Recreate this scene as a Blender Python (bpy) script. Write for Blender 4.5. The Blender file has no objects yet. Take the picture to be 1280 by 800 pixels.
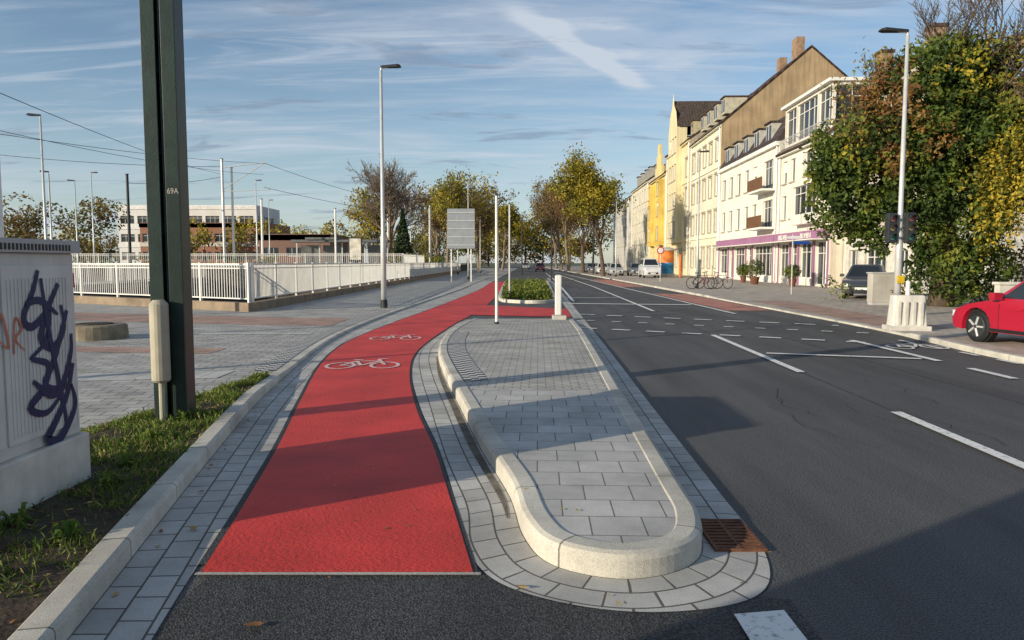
import bpy, math, random
import numpy as np
from mathutils import Vector, Matrix, noise
from mathutils.geometry import tessellate_polygon
rng = random.Random(7)
scene = bpy.context.scene
scene.view_settings.view_transform = 'Standard'
scene.view_settings.look = 'None'
scene.view_settings.exposure = 0

# ------------------------------------------------------------------ materials
def _base(name):
    m = bpy.data.materials.new(name); m.use_nodes = True
    nt = m.node_tree; b = nt.nodes["Principled BSDF"]
    return m, nt, b
def N(nt, t, **kw):
    n = nt.nodes.new(t)
    for k, v in kw.items(): setattr(n, k, v)
    return n
def mixc(nt, blend='MIX'):
    n = nt.nodes.new("ShaderNodeMix"); n.data_type = 'RGBA'; n.blend_type = blend
    return n, n.inputs[0], n.inputs[6], n.inputs[7], n.outputs[2]
def c4(c, k=1.0): return (min(1, c[0]*k), min(1, c[1]*k), min(1, c[2]*k), 1)
def M(name, col, rough=.8, var=.18, scale=3.0, bump=.0, bscale=60, metallic=0, spec=.3, fine=0.0, trans=0, streak=0):
    m, nt, b = _base(name)
    tc = N(nt, "ShaderNodeTexCoord")
    nz = N(nt, "ShaderNodeTexNoise"); nz.inputs["Scale"].default_value = scale; nz.inputs["Detail"].default_value = 6
    nt.links.new(tc.outputs["Object"], nz.inputs["Vector"])
    mx, f, a, bb, o = mixc(nt)
    rmp = N(nt, "ShaderNodeMapRange"); rmp.inputs[1].default_value = .3; rmp.inputs[2].default_value = .7
    nt.links.new(nz.outputs[0], rmp.inputs[0]); nt.links.new(rmp.outputs[0], f)
    a.default_value = c4(col, 1-var); bb.default_value = c4(col, 1+var)
    out = o
    if fine > 0:
        n2 = N(nt, "ShaderNodeTexNoise"); n2.inputs["Scale"].default_value = bscale*2; n2.inputs["Detail"].default_value = 2
        nt.links.new(tc.outputs["Object"], n2.inputs["Vector"])
        r2 = N(nt, "ShaderNodeMapRange"); r2.inputs[1].default_value = .3; r2.inputs[2].default_value = .7
        r2.inputs[3].default_value = 1-fine; r2.inputs[4].default_value = 1+fine
        nt.links.new(n2.outputs[0], r2.inputs[0])
        m2, f2, a2, b2, o2 = mixc(nt, 'MULTIPLY'); f2.default_value = 1
        nt.links.new(out, a2); nt.links.new(r2.outputs[0], b2); out = o2
    if streak > 0:   # vertical rain streaks / grime
        mp = N(nt, "ShaderNodeMapping"); mp.inputs["Scale"].default_value = (2.5, 2.5, .18); nt.links.new(tc.outputs["Object"], mp.inputs[0])
        n4 = N(nt, "ShaderNodeTexNoise"); n4.inputs["Scale"].default_value = 1.6; n4.inputs["Detail"].default_value = 6; nt.links.new(mp.outputs[0], n4.inputs["Vector"])
        r4 = N(nt, "ShaderNodeMapRange"); r4.inputs[1].default_value = .45; r4.inputs[2].default_value = .75; r4.inputs[3].default_value = 1; r4.inputs[4].default_value = 1-streak
        nt.links.new(n4.outputs[0], r4.inputs[0]); m4, f4, a4, b4, o4 = mixc(nt, 'MULTIPLY'); f4.default_value = 1
        nt.links.new(out, a4); nt.links.new(r4.outputs[0], b4); out = o4
    nt.links.new(out, b.inputs["Base Color"])
    b.inputs["Roughness"].default_value = rough; b.inputs["Metallic"].default_value = metallic
    b.inputs["Specular IOR Level"].default_value = spec
    if bump > 0:
        n3 = N(nt, "ShaderNodeTexNoise"); n3.inputs["Scale"].default_value = bscale; n3.inputs["Detail"].default_value = 4
        nt.links.new(tc.outputs["Object"], n3.inputs["Vector"])
        bp = N(nt, "ShaderNodeBump"); bp.inputs["Strength"].default_value = bump; bp.inputs["Distance"].default_value = .01
        nt.links.new(n3.outputs[0], bp.inputs["Height"]); nt.links.new(bp.outputs[0], b.inputs["Normal"])
    if trans > 0:
        tr = N(nt, "ShaderNodeBsdfTranslucent"); nt.links.new(out, tr.inputs[0])
        ms = N(nt, "ShaderNodeMixShader"); ms.inputs[0].default_value = trans
        nt.links.new(b.outputs[0], ms.inputs[1]); nt.links.new(tr.outputs[0], ms.inputs[2])
        nt.links.new(ms.outputs[0], nt.nodes["Material Output"].inputs[0])
    return m
def paver(name, c1, c2, mortar, bw, rh, ms=.006, uv=False, offset=.5, rot=0, rough=.85, bump=.5, bias=0, dirt=(.68, 1.15)):
    m, nt, b = _base(name)
    tc = N(nt, "ShaderNodeTexCoord")
    mp = N(nt, "ShaderNodeMapping"); mp.inputs["Rotation"].default_value = (0, 0, rot)
    nt.links.new(tc.outputs["UV" if uv else "Object"], mp.inputs[0])
    br = N(nt, "ShaderNodeTexBrick"); br.offset = offset
    br.inputs["Scale"].default_value = 1; br.inputs["Brick Width"].default_value = bw; br.inputs["Row Height"].default_value = rh
    br.inputs["Mortar Size"].default_value = ms; br.inputs["Mortar Smooth"].default_value = .3; br.inputs["Bias"].default_value = bias
    br.inputs["Color1"].default_value = c4(c1); br.inputs["Color2"].default_value = c4(c2); br.inputs["Mortar"].default_value = c4(mortar)
    nt.links.new(mp.outputs[0], br.inputs[0])
    nz = N(nt, "ShaderNodeTexNoise"); nz.inputs["Scale"].default_value = 1.3; nz.inputs["Detail"].default_value = 9; nz.inputs["Roughness"].default_value = .68
    nt.links.new(tc.outputs["Object"], nz.inputs["Vector"])
    r = N(nt, "ShaderNodeMapRange"); r.inputs[1].default_value = .3; r.inputs[2].default_value = .65; r.inputs[3].default_value = dirt[0]; r.inputs[4].default_value = dirt[1]
    nt.links.new(nz.outputs[0], r.inputs[0])
    n2 = N(nt, "ShaderNodeTexNoise"); n2.inputs["Scale"].default_value = 160; n2.inputs["Detail"].default_value = 2
    nt.links.new(tc.outputs["Object"], n2.inputs["Vector"])
    r2 = N(nt, "ShaderNodeMapRange"); r2.inputs[1].default_value = .3; r2.inputs[2].default_value = .7; r2.inputs[3].default_value = .78; r2.inputs[4].default_value = 1.2
    nt.links.new(n2.outputs[0], r2.inputs[0])
    ml = N(nt, "ShaderNodeMath", operation='MULTIPLY'); nt.links.new(r.outputs[0], ml.inputs[0]); nt.links.new(r2.outputs[0], ml.inputs[1])
    mx, f, a, bb, o = mixc(nt, 'MULTIPLY'); f.default_value = 1
    nt.links.new(br.outputs[0], a); nt.links.new(ml.outputs[0], bb); nt.links.new(o, b.inputs["Base Color"])
    b.inputs["Roughness"].default_value = rough; b.inputs["Specular IOR Level"].default_value = .25
    iv = N(nt, "ShaderNodeMath", operation='MULTIPLY_ADD'); iv.inputs[1].default_value = -1
    nt.links.new(br.outputs["Fac"], iv.inputs[0])
    sc = N(nt, "ShaderNodeMath", operation='MULTIPLY'); sc.inputs[1].default_value = .25; nt.links.new(n2.outputs[0], sc.inputs[0]); nt.links.new(sc.outputs[0], iv.inputs[2])
    bp = N(nt, "ShaderNodeBump"); bp.inputs["Strength"].default_value = bump; bp.inputs["Distance"].default_value = .006
    nt.links.new(iv.outputs[0], bp.inputs["Height"]); nt.links.new(bp.outputs[0], b.inputs["Normal"])
    return m
def asphalt(name, lo, hi, tint=(1.03, 1, .98)):
    m, nt, b = _base(name)
    tc = N(nt, "ShaderNodeTexCoord")
    n1 = N(nt, "ShaderNodeTexNoise"); n1.inputs["Scale"].default_value = 95; n1.inputs["Detail"].default_value = 3
    vo = N(nt, "ShaderNodeTexVoronoi"); vo.inputs["Scale"].default_value = 100
    n2 = N(nt, "ShaderNodeTexNoise"); n2.inputs["Scale"].default_value = .8; n2.inputs["Detail"].default_value = 9; n2.inputs["Roughness"].default_value = .65
    mp = N(nt, "ShaderNodeMapping"); mp.inputs["Scale"].default_value = (1.6, .16, 1); mp.inputs["Rotation"].default_value = (0, 0, math.radians(2))
    nt.links.new(tc.outputs["Object"], mp.inputs[0]); nt.links.new(mp.outputs[0], n2.inputs["Vector"])
    nt.links.new(tc.outputs["Object"], n1.inputs["Vector"]); nt.links.new(tc.outputs["Object"], vo.inputs["Vector"])
    mx, f, a, bb, o = mixc(nt)
    a.default_value = c4([lo*t for t in tint]); bb.default_value = c4([hi*t for t in tint])
    r = N(nt, "ShaderNodeMapRange"); r.inputs[1].default_value = .38; r.inputs[2].default_value = .66
    nt.links.new(n1.outputs[0], r.inputs[0]); nt.links.new(r.outputs[0], f)
    r2 = N(nt, "ShaderNodeMapRange"); r2.inputs[1].default_value = .3; r2.inputs[2].default_value = .7; r2.inputs[3].default_value = .68; r2.inputs[4].default_value = 1.35
    nt.links.new(n2.outputs[0], r2.inputs[0])
    m2, f2, a2, b2, o2 = mixc(nt, 'MULTIPLY'); f2.default_value = 1
    nt.links.new(o, a2); nt.links.new(r2.outputs[0], b2)
    nt.links.new(o2, b.inputs["Base Color"]); b.inputs["Roughness"].default_value = .72; b.inputs["Specular IOR Level"].default_value = .35
    bp = N(nt, "ShaderNodeBump"); bp.inputs["Strength"].default_value = .8; bp.inputs["Distance"].default_value = .005
    nt.links.new(vo.outputs[0], bp.inputs["Height"]); nt.links.new(bp.outputs[0], b.inputs["Normal"])
    return m
def worn(name, c1, c2, lo, hi, scale=14):
    m, nt, b = _base(name); tc = N(nt, "ShaderNodeTexCoord"); nz = N(nt, "ShaderNodeTexNoise"); nz.inputs["Scale"].default_value = scale; nz.inputs["Detail"].default_value = 8; nz.inputs["Roughness"].default_value = .7
    nt.links.new(tc.outputs["Object"], nz.inputs["Vector"]); r = N(nt, "ShaderNodeMapRange"); r.inputs[1].default_value = lo; r.inputs[2].default_value = hi; nt.links.new(nz.outputs[0], r.inputs[0])
    mx, f, a, bb, o = mixc(nt); nt.links.new(r.outputs[0], f); a.default_value = c4(c1); bb.default_value = c4(c2); nt.links.new(o, b.inputs["Base Color"]); b.inputs["Roughness"].default_value = .75
    return m
def checker(name, c1, c2, sc):
    m, nt, b = _base(name)
    tc = N(nt, "ShaderNodeTexCoord"); ch = N(nt, "ShaderNodeTexChecker"); ch.inputs["Scale"].default_value = sc
    ch.inputs[1].default_value = c4(c1); ch.inputs[2].default_value = c4(c2)
    nt.links.new(tc.outputs["UV"], ch.inputs[0])
    nz = N(nt, "ShaderNodeTexNoise"); nz.inputs["Scale"].default_value = 20; nt.links.new(tc.outputs["Object"], nz.inputs["Vector"])
    mx, f, a, bb, o = mixc(nt, 'MULTIPLY'); f.default_value = .4
    nt.links.new(ch.outputs[0], a); nt.links.new(nz.outputs[0], bb); nt.links.new(o, b.inputs["Base Color"])
    b.inputs["Roughness"].default_value = .85
    return m

ASPH = asphalt("asphalt_road", .045, .140)
ASPH2 = asphalt("asphalt_fresh", .018, .095)
GUT = paver("gutter_pavers", (.43, .415, .385), (.55, .53, .49), (.13, .12, .105), .24, .16, .007, uv=True)
SLAB = paver("slab_pavers", (.44, .425, .395), (.55, .53, .49), (.17, .16, .14), .30, .30, .005, rot=math.radians(2))
SMALL = paver("small_pavers", (.43, .41, .37), (.55, .52, .47), (.19, .175, .145), .20, .10, .008, rot=math.radians(2))
WALK = paver("walk_pavers", (.38, .365, .335), (.50, .48, .44), (.18, .17, .145), .30, .20, .010, rot=math.radians(-8))
WALKR = paver("walk_pavers_right", (.46, .40, .335), (.54, .47, .40), (.23, .20, .17), .30, .30, .010)
PINK = paver("pink_pavers", (.44, .27, .21), (.50, .33, .26), (.22, .18, .15), .20, .10, .008, rot=math.radians(-8))
KERB = paver("kerb_granite", (.56, .52, .44), (.66, .62, .53), (.22, .20, .17), 1.0, 3.0, .006, uv=True, offset=0, bump=1.0, dirt=(.62, 1.12))
RED = M("red_cycle_surface", (.62, .046, .034), .62, .20, 1.4, .7, 45, fine=.16, spec=.35)
RED2 = M("red_faded_surface", (.46, .20, .15), .8, .25, 2.0, .3, 50, fine=.1)
JOINT = M("joint_mortar_dirty", (.14, .125, .10), .95, .4, 6, .5, 40, fine=.2)
TACT = checker("tactile_checker", (.76, .73, .68), (.05, .05, .05), 10)
PAINT = worn("road_paint", (.30, .30, .29), (.82, .80, .75), .34, .47, 18)
PAINTW = worn("worn_paint_on_red", (.62, .10, .08), (.76, .64, .60), .36, .54, 16)
GROUND = M("ground_soil_grass", (.10, .11, .06), .95, .3, .3)
SOIL = M("soil", (.065, .048, .032), .95, .45, 9, .9, 30, fine=.3)
GRASS = [M("grass_a", (.09, .16, .025), .7, .3, 5, trans=.35), M("grass_b", (.17, .22, .04), .7, .3, 5, trans=.35), M("grass_dry", (.30, .24, .09), .8, .3, 5)]
WHITE = M("white_metal", (.78, .76, .71), .45, .06, 2)
CONC = M("concrete", (.46, .43, .38), .9, .18, 1.5, .4, 50, fine=.08)
CONC_SHADE = M("concrete_painted_shade", (.075, .065, .055), .9, .3, .8)  # shade of the sunken pit painted into the wall colour
GALV = M("galvanised_steel", (.60, .60, .58), .45, .1, 4, metallic=.3)
DARKM = M("dark_metal", (.03, .033, .036), .5, .2, 4)
GREENP = M("green_mast_paint", (.022, .040, .033), .42, .25, 5, .15, 40, streak=.3)
BLACK = M("black_rubber", (.015, .015, .015), .7, .2, 4)
GLASS = M("window_glass", (.025, .032, .04), .12, .4, .4, spec=.5)
GLASSL = M("window_curtain_glass", (.14, .14, .135), .2, .4, .8, spec=.5)
RUST = M("rusty_iron", (.15, .065, .035), .8, .35, 12, .5, 60)
BARK = M("bark", (.12, .09, .065), .95, .3, 6, .6, 30)
BARKG = M("bark_grey", (.22, .17, .125), .95, .25, 4)

# ------------------------------------------------------------------ mesh builder
class MB:
    def __init__(s): s.v = []; s.f = []; s.m = []; s.uv = []
    def add(s, vs, fs, m=0, uv=None):
        o = len(s.v); s.v += [tuple(p) for p in vs]
        for f in fs:
            s.f.append([i+o for i in f]); s.m.append(m)
            s.uv.append([uv[i] for i in f] if uv else None)
    def box(s, x0, x1, y0, y1, z0, z1, m=0, mat=None):
        vs = [Vector(p) for p in [(x0,y0,z0),(x1,y0,z0),(x1,y1,z0),(x0,y1,z0),(x0,y0,z1),(x1,y0,z1),(x1,y1,z1),(x0,y1,z1)]]
        if mat is not None: vs = [mat @ p for p in vs]
        s.add(vs, [(0,3,2,1),(4,5,6,7),(0,1,5,4),(1,2,6,5),(2,3,7,6),(3,0,4,7)], m)
    def tube(s, pts, rad, n=8, m=0, cap=True):
        pts = [Vector(p) for p in pts]
        if not hasattr(rad, '__len__'): rad = [rad]*len(pts)
        vs = []
        ref = None
        for i, p in enumerate(pts):
            d = (pts[min(i+1, len(pts)-1)] - pts[max(i-1, 0)])
            if d.length < 1e-9: d = Vector((0, 0, 1))
            d.normalize()
            if ref is None or abs(ref.dot(d)) > .95: ref = Vector((1, 0, 0)) if abs(d.x) < .8 else Vector((0, 1, 0))
            a = (ref - d*ref.dot(d)).normalized(); ref = a; b = d.cross(a)
            for k in range(n):
                t = 2*math.pi*k/n
                vs.append(p + (a*math.cos(t)+b*math.sin(t))*rad[i])
        fs = []
        for i in range(len(pts)-1):
            for k in range(n):
                fs.append((i*n+k, i*n+(k+1) % n, (i+1)*n+(k+1) % n, (i+1)*n+k))
        if cap: fs.append(tuple(reversed(range(n)))); fs.append(tuple((len(pts)-1)*n+k for k in range(n)))
        s.add(vs, fs, m)
    def poly(s, pts, z, m=0, holes=()):
        loops = [[Vector((p[0], p[1], 0)) for p in pts]] + [[Vector((p[0], p[1], 0)) for p in h] for h in holes]
        flat = [p for l in loops for p in l]
        tr = tessellate_polygon(loops)
        fs = []
        for t in tr:
            a, b, c = [flat[i] for i in t]
            if (b-a).cross(c-a).z < 0: t = (t[0], t[2], t[1])
            fs.append(t)
        s.add([(p.x, p.y, z) for p in flat], fs, m)
    def strip(s, A, B, z, m=0):
        L = 0; vs = []; uv = []
        for i in range(len(A)):
            if i: L += math.hypot((A[i][0]+B[i][0]-A[i-1][0]-B[i-1][0])/2, (A[i][1]+B[i][1]-A[i-1][1]-B[i-1][1])/2)
            w = math.hypot(A[i][0]-B[i][0], A[i][1]-B[i][1])
            for p, q in ((A[i], 0), (B[i], w)): vs.append((p[0], p[1], z)); uv.append((L, q))
        fs = [(2*i, 2*i+1, 2*i+3, 2*i+2) for i in range(len(A)-1)]
        a, b, c = [Vector(vs[k]) for k in fs[0][:3]]
        if (b-a).cross(c-a).z < 0: fs = [tuple(reversed(f)) for f in fs]
        s.add(vs, fs, m, uv)
    def line(s, p, q, w, z=.010, m=0):
        d = Vector((q[0]-p[0], q[1]-p[1])); d.normalize(); n = Vector((-d.y, d.x))*w/2
        s.add([(p[0]-n.x, p[1]-n.y, z), (q[0]-n.x, q[1]-n.y, z), (q[0]+n.x, q[1]+n.y, z), (p[0]+n.x, p[1]+n.y, z)], [(0, 1, 2, 3)], m)
    def dash(s, p, q, w, on, off, z=.010, m=0):
        P = Vector(p); Q = Vector(q); L = (Q-P).length; d = (Q-P)/L; t = 0
        while t < L:
            s.line(P+d*t, P+d*min(t+on, L), w, z, m); t += on+off
    def build(s, name, mats, parent=None, smooth=False, bevel=0):
        me = bpy.data.meshes.new(name); me.from_pydata(s.v, [], s.f)
        for mt in mats: me.materials.append(mt)
        me.polygons.foreach_set("material_index", s.m)
        if any(u is not None for u in s.uv):
            ul = me.uv_layers.new(name="UVMap"); k = 0
            for f, u in zip(s.f, s.uv):
                for j in range(len(f)):
                    ul.data[k].uv = u[j] if u else (0, 0)
                    k += 1
        if smooth: me.polygons.foreach_set("use_smooth", [True]*len(s.f))
        me.update(); o = bpy.data.objects.new(name, me); scene.collection.objects.link(o)
        if parent: o.parent = parent
        if bevel:
            b = o.modifiers.new("bevel", 'BEVEL'); b.width = bevel; b.segments = 2; b.limit_method = 'ANGLE'
        return o
def empty(name, loc=(0, 0, 0), rz=0):
    e = bpy.data.objects.new(name, None); scene.collection.objects.link(e)
    e.location = loc; e.rotation_euler = (0, 0, rz); e.empty_display_size = .3
    return e
def cat(pts, n=8):
    out = []; P = [Vector(p) for p in pts]
    for i in range(len(P)-1):
        p0 = P[i-1] if i else P[0]*2-P[1]; p1 = P[i]; p2 = P[i+1]; p3 = P[i+2] if i+2 < len(P) else P[-1]*2-P[-2]
        for k in range(n):
            t = k/n
            out.append(.5*((2*p1)+(p2-p0)*t+(2*p0-5*p1+4*p2-p3)*t*t+(3*p1-p0-3*p2+p3)*t**3))
    out.append(P[-1]); return out
def off(pts, d):
    out = []
    for i, p in enumerate(pts):
        t = Vector(pts[min(i+1, len(pts)-1)])-Vector(pts[max(i-1, 0)]); t.normalize()
        out.append(Vector((p[0]-t.y*d, p[1]+t.x*d)))
    return out
def kerb(name, pts, w, hf, rnd=.025):
    sgn = 1 if w > 0 else -1
    aw = abs(w); mb = MB(); vs = []; uv = []; L = 0
    prof = lambda h: [(0, -.03), (0, h-rnd), (rnd*.3, h-rnd*.3), (rnd, h), (aw-.012, h), (aw, h-.010), (aw, -.03)]
    npf = 7; lines = [off(pts, sgn*o) for o, _ in prof(.1)]
    for i, p in enumerate(pts):
        if i: L += (Vector(pts[i])-Vector(pts[i-1])).length
        pr = prof(hf(p)); c = 0
        for k in range(npf):
            if k: c += math.hypot(pr[k][0]-pr[k-1][0], pr[k][1]-pr[k-1][1])
            vs.append((lines[k][i].x, lines[k][i].y, pr[k][1])); uv.append((L, c+1))
    fs = []
    for i in range(len(pts)-1):
        for k in range(npf-1):
            f = (i*npf+k, (i+1)*npf+k, (i+1)*npf+k+1, i*npf+k+1)
            fs.append(f if sgn > 0 else tuple(reversed(f)))
    fs.append(tuple(range(npf))); fs.append(tuple((len(pts)-1)*npf+k for k in reversed(range(npf))))
    mb.add(vs, fs, 0, uv); return mb.build(name, [KERB])

# ------------------------------------------------------------------ ground and roads
PIT = [(-8.7, 24.4), (-8.7, 60), (-24, 60), (-24, 33.7)]
mb = MB(); mb.poly([(-900, -300), (900, -300), (900, 1500), (-900, 1500)], -.04, 0, [PIT]); mb.build("ground", [GROUND])
mb = MB(); mb.poly([(-5, -30), (9.5, -30), (10.5, 100), (13, 420), (-2, 420), (-4.5, 60)], 0); mb.build("asphalt_road", [ASPH])
pairs = [((-.9,-2),(-.55,-2)),((-1.3,0),(-.95,0)),((-1.887,3.03),(-1.53,3.03)),((-2.21,4.64),(-1.80,4.7)),((-2.55,6.4),(-2.09,6.4)),
 ((-2.93,8.5),(-2.5,8.52)),((-3.35,11.6),(-3.05,11.6)),((-3.66,14.5),(-3.33,14.46)),((-3.79,17.6),(-3.28,17.6)),((-3.76,22.1),(-3.02,22.1)),
 ((-3.55,28.5),(-2.63,28.5)),((-3.0,43.6),(-1.92,43.6)),((-2.7,62),(-1.6,62)),((-1.2,110),(-.6,110)),((1,200),(1.6,200))]
K = cat([p[0] for p in pairs], 10); G = cat([p[1] for p in pairs], 10)
mb = MB(); mb.strip(K, G, .006); mb.build("gutter_strip", [GUT])
mb = MB(); mb.poly([tuple(p) for p in off(K, .08)] + [(-9, 200), (-70, 200), (-70, -12), (-3, -12)], .034, 0, [PIT]); mb.build("pavement", [WALK])
def hl(p):
    y = p[1]; return .12 if y < 8.5 else (.05 if y > 11 else .12-.07*(y-8.5)/2.5)
kerb("kerb", K, .15, hl)
IN = [(-1.1,20.6),(-1.25,19.2),(-1.37,15.2),(-1.26,12.6),(-.96,10.36),(-.573,8.06),(-.277,6.29),(-.02,4.97),(.07,4.2),(.22,3.79),(.58,3.62),(.94,3.79),(1.10,4.2),(1.14,5),(1.25,8),(1.41,12),(1.56,16),(1.73,20.6)]
OUT = [(-1.3,20.6),(-1.45,19),(-1.65,15),(-1.64,12.6),(-1.40,10.3),(-1.0,8),(-.636,6.29),(-.37,4.8),(-.26,4.05),(-.02,3.53),(.55,3.27),(1.16,3.42),(1.40,4.0),(1.44,5),(1.55,8),(1.71,12),(1.86,16),(2.03,20.6)]
IN = cat(IN, 9); OUT = cat(OUT, 9)
mb = MB(); mb.strip(IN, OUT, .007); mb.build("gutter_strip", [GUT])
mb = MB(); wl = cat([(-.02,4.5),(-.06,4.97),(-.30,6.29),(-.60,8.06),(-.99,10.36),(-1.26,12.4)], 8); wr_ = cat([(-.03,4.5),(-.10,4.97),(-.37,6.29),(-.67,8.06),(-1.04,10.36),(-1.28,12.4)], 8)
mb.strip(wl, wr_, .011); mb.build("mortar_joint_fill", [JOINT])
mb = MB(); mb.strip([(1.74, 21), (1.95, 28), (2.5, 45), (3.5, 75)], [(2.04, 21), (2.3, 28), (2.85, 45), (3.85, 75)], .007); mb.build("gutter_strip", [GUT])
kerb("island_kerb", IN, .15, lambda p: .14 if p[1] < 16 else max(.04, .14-.025*(p[1]-16)), .04)
TOP = off(IN, .145)
near = [p for p in TOP if p.y <= 8.6]
mb = MB(); mb.poly([tuple(p) for p in near], .132, 0)
li = [p for p in TOP[:len(TOP)//2] if p.y > 8.55]; ri = [p for p in TOP[len(TOP)//2:] if p.y > 8.55]
mb.poly([tuple(p) for p in li]+[(near[0].x, near[0].y), (near[-1].x, near[-1].y)]+[tuple(p) for p in ri], .1315, 1)
o = mb.build("traffic_island_paving", [SLAB, SMALL])
for v in o.data.vertices:
    if v.co.y > 16: v.co.z = max(.033, v.co.z-.025*(v.co.y-16))
ta = [p for p in off(IN[:len(IN)//2], .16) if 9 < p.y < 16]; tb = [p for p in off(IN[:len(IN)//2], .46) if 9 < p.y < 16]
n = min(len(ta), len(tb)); mb = MB(); mb.strip(ta[:n], tb[:n], .137)
kt = [i for i, p in enumerate(K) if 10.5 < p.y < 24]
mb.strip([off(K, .2)[i] for i in kt], [off(K, .5)[i] for i in kt], .039)
mb.build("tactile_paving", [TACT])
RR = cat([(-.2,3.69),(-.31,4.3),(-.42,4.9),(-.68,6.29),(-1.05,8),(-1.44,10.3),(-1.68,12.6),(-1.69,15),(-1.5,19),(-1.25,22.1),(-.9,28.5),(-.68,40),(-.3,62)], 8)
GL = [p+Vector((.045, 0)) for p in G if 3.72 < p.y < 62]
mb = MB(); mb.strip([p for p in G if 3.66 < p.y < 62], [p+Vector((.06, 0)) for p in G if 3.66 < p.y < 62], .0085); mb.strip([p+Vector((-.03, 0)) for p in RR], [p+Vector((.03, 0)) for p in RR], .0085); mb.build("bitumen_joint", [ASPH2])
mb = MB(); mb.poly([(-1.60, 3.69)]+[tuple(p) for p in GL]+[tuple(p) for p in reversed(RR)], .0125)
mb.poly([(-1.22, 22.3), (1.72, 21.4), (1.88, 25.2), (-1.0, 27.4)], .0165)
mb.build("red_cycle_lane", [RED])
mb = MB(); mb.poly([(-1.545, 3.665), (-1.60, 3.0), (-.92, -2), (1.3, -2), (1.32, 3.4), (-.15, 3.66)], .004); mb.build("cycle_lane_asphalt", [ASPH2])
mb = MB(); mb.strip([(-1.62, 3.655), (-.16, 3.655)], [(-1.62, 3.685), (-.16, 3.685)], .014); mb.build("metal_edge_strip", [CONC])
# markings
mk = MB(); Z = .020
mk.poly([(1.0, -2), (1.24, -2), (1.24, 3.26), (1.0, 3.22)], Z)
def rx(y, x0=3.78, s=.038): return x0+s*y
for a, b in ((-6, 0), (2.2, 7.75), (10.6, 16.1)): mk.line((rx(a), a), (rx(b), b), .12, Z)
mk.line((rx(24, 3.7), 24), (5.3, 48), .12, Z); mk.line((5.3, 48), (6.2, 110), .13, Z)
mk.dash((1.65, 17.9), (7.0, 14.6), .16, .45, .4, Z); mk.dash((2.1, 22.6), (8.2, 18.5), .16, .5, .4, Z)
mk.dash((2.05, 20.2), (8.2, 16.4), .12, .25, .5, Z)
mk.line((4.45, 12.85), (6.75, 12.1), .14, Z)
mk.dash((6.75, -6), (6.87, 11.5), .13, 1.0, .6, Z); mk.line((6.87, 11.8), (6.92, 15), .13, Z+.001)
mk.line((6.9, 22.8), (6.95, 60), .13, Z); mk.line((6.95, 60), (7.4, 140), .14, Z)
mk.line((2.2, 28.4), (6.7, 27.6), .35, Z+.002); mk.line((2.35, 33), (4.7, 33), .2, Z+.002)
mk.line((2.5, 30), (3.7, 62), .12, Z); mk.line((3.7, 62), (5, 110), .12, Z)
mk.dash((7.9, 15), (8.0, 8), .10, .5, .5, Z)
def bike_mark(mk, cx, cy, s, rot, z=.021):
    R = Matrix.Rotation(rot, 2)
    def T(x, y):
        p = R @ Vector((x*s, y*s)); return (cx+p.x, cy+p.y)
    for wx in (-.32, .32):
        pts = [(wx+.2*math.cos(t), .2*math.sin(t)*1.6) for t in [k*math.pi/8 for k in range(17)]]
        for a, b in zip(pts, pts[1:]): mk.line(T(*a), T(*b), .055*s, z)
    for i, (a, b) in enumerate((((-.32,0),(-.14,.46)),((-.14,.46),(.22,.46)),((.22,.46),(-.02,0)),((-.02,0),(-.14,.46)),((-.32,0),(-.02,0)),((.32,0),(.18,.64)),((.18,.64),(.32,.70)),((-.2,.60),(-.06,.60)))):
        mk.line(T(*a), T(*b), .055*s, z+.0006*(i+1))
bike_mark(mk, 7.6, 13.8, 1.0, 0)
mk.build("road_markings", [PAINT])
mw = MB(); bike_mark(mw, -2.30, 11.3, 1.05, math.radians(5)); bike_mark(mw, -2.44, 15.4, 1.0, 0); mw.build("bicycle_symbols", [PAINTW])
mb = MB(); mb.line((rx(-5)+.02, -5), (rx(30)+.05, 30), .025, .004); mb.line((1.5, 23), (3.1, 60), .02, .004); mb.line((5.8, 4), (5.75, 25), .018, .004)
for k in range(9):
    x = rng.uniform(2.2, 8); y = rng.uniform(5, 16); p = (x, y)
    for j in range(9):
        q = (p[0]+rng.uniform(-.12, .12), p[1]+rng.uniform(.08, .3)); mb.line(p, q, .008, .0045+.0001*k); p = q
mb.build("asphalt_seams", [ASPH2])
RK = cat([(9.0,-12),(8.4,2),(8.1,11.2),(8.35,14.6),(8.6,17),(8.75,22),(9.0,43),(9.3,80),(9.6,150),(10.5,300)], 6)
kerb("kerb", RK, -.15, lambda p: .05 if 16 < p[1] < 31 else .10)
mb = MB(); mb.poly([tuple(p) for p in off(RK, -.1)]+[(70, 300), (70, -12)], .046); mb.build("pavement", [WALKR])
mb = MB(); mb.poly([(8.95, 17.6), (10.4, 17.2), (11.2, 30), (9.7, 30)], .051); mb.build("red_paver_path", [PINK])
mb = MB(); mb.poly([(7.15, 24.5), (8.6, 24.5), (8.75, 37), (7.2, 38)], .006)
mb.poly([(7.1, 48), (8.7, 48), (8.9, 70), (7.2, 70)], .006); mb.build("red_cycle_path", [RED2])
mb = MB(); mb.poly([(-20, 22), (-6, 18.4), (-4.5, 18.2), (-4.5, 20.6), (-6, 20.8), (-20, 25)], .039)
mb.poly([(-13, 13.4), (-5.2, 12.6), (-5.2, 13.4), (-13, 14.2)], .039); mb.build("red_paver_path", [PINK])
mb = MB(); mb.strip([(-9, 9.2), (-4.0, 9.9)], [(-9, 10.0), (-4.0, 10.6)], .040); mb.strip([(-7.5, 16), (-4.4, 16)], [(-7.5, 16.4), (-4.4, 16.4)], .0405)
mb.build("tactile_slabs", [paver("ribbed_slab", (.62,.60,.56), (.66,.64,.60), (.34,.32,.29), .3, .06, .012, uv=True, offset=0)])

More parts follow.
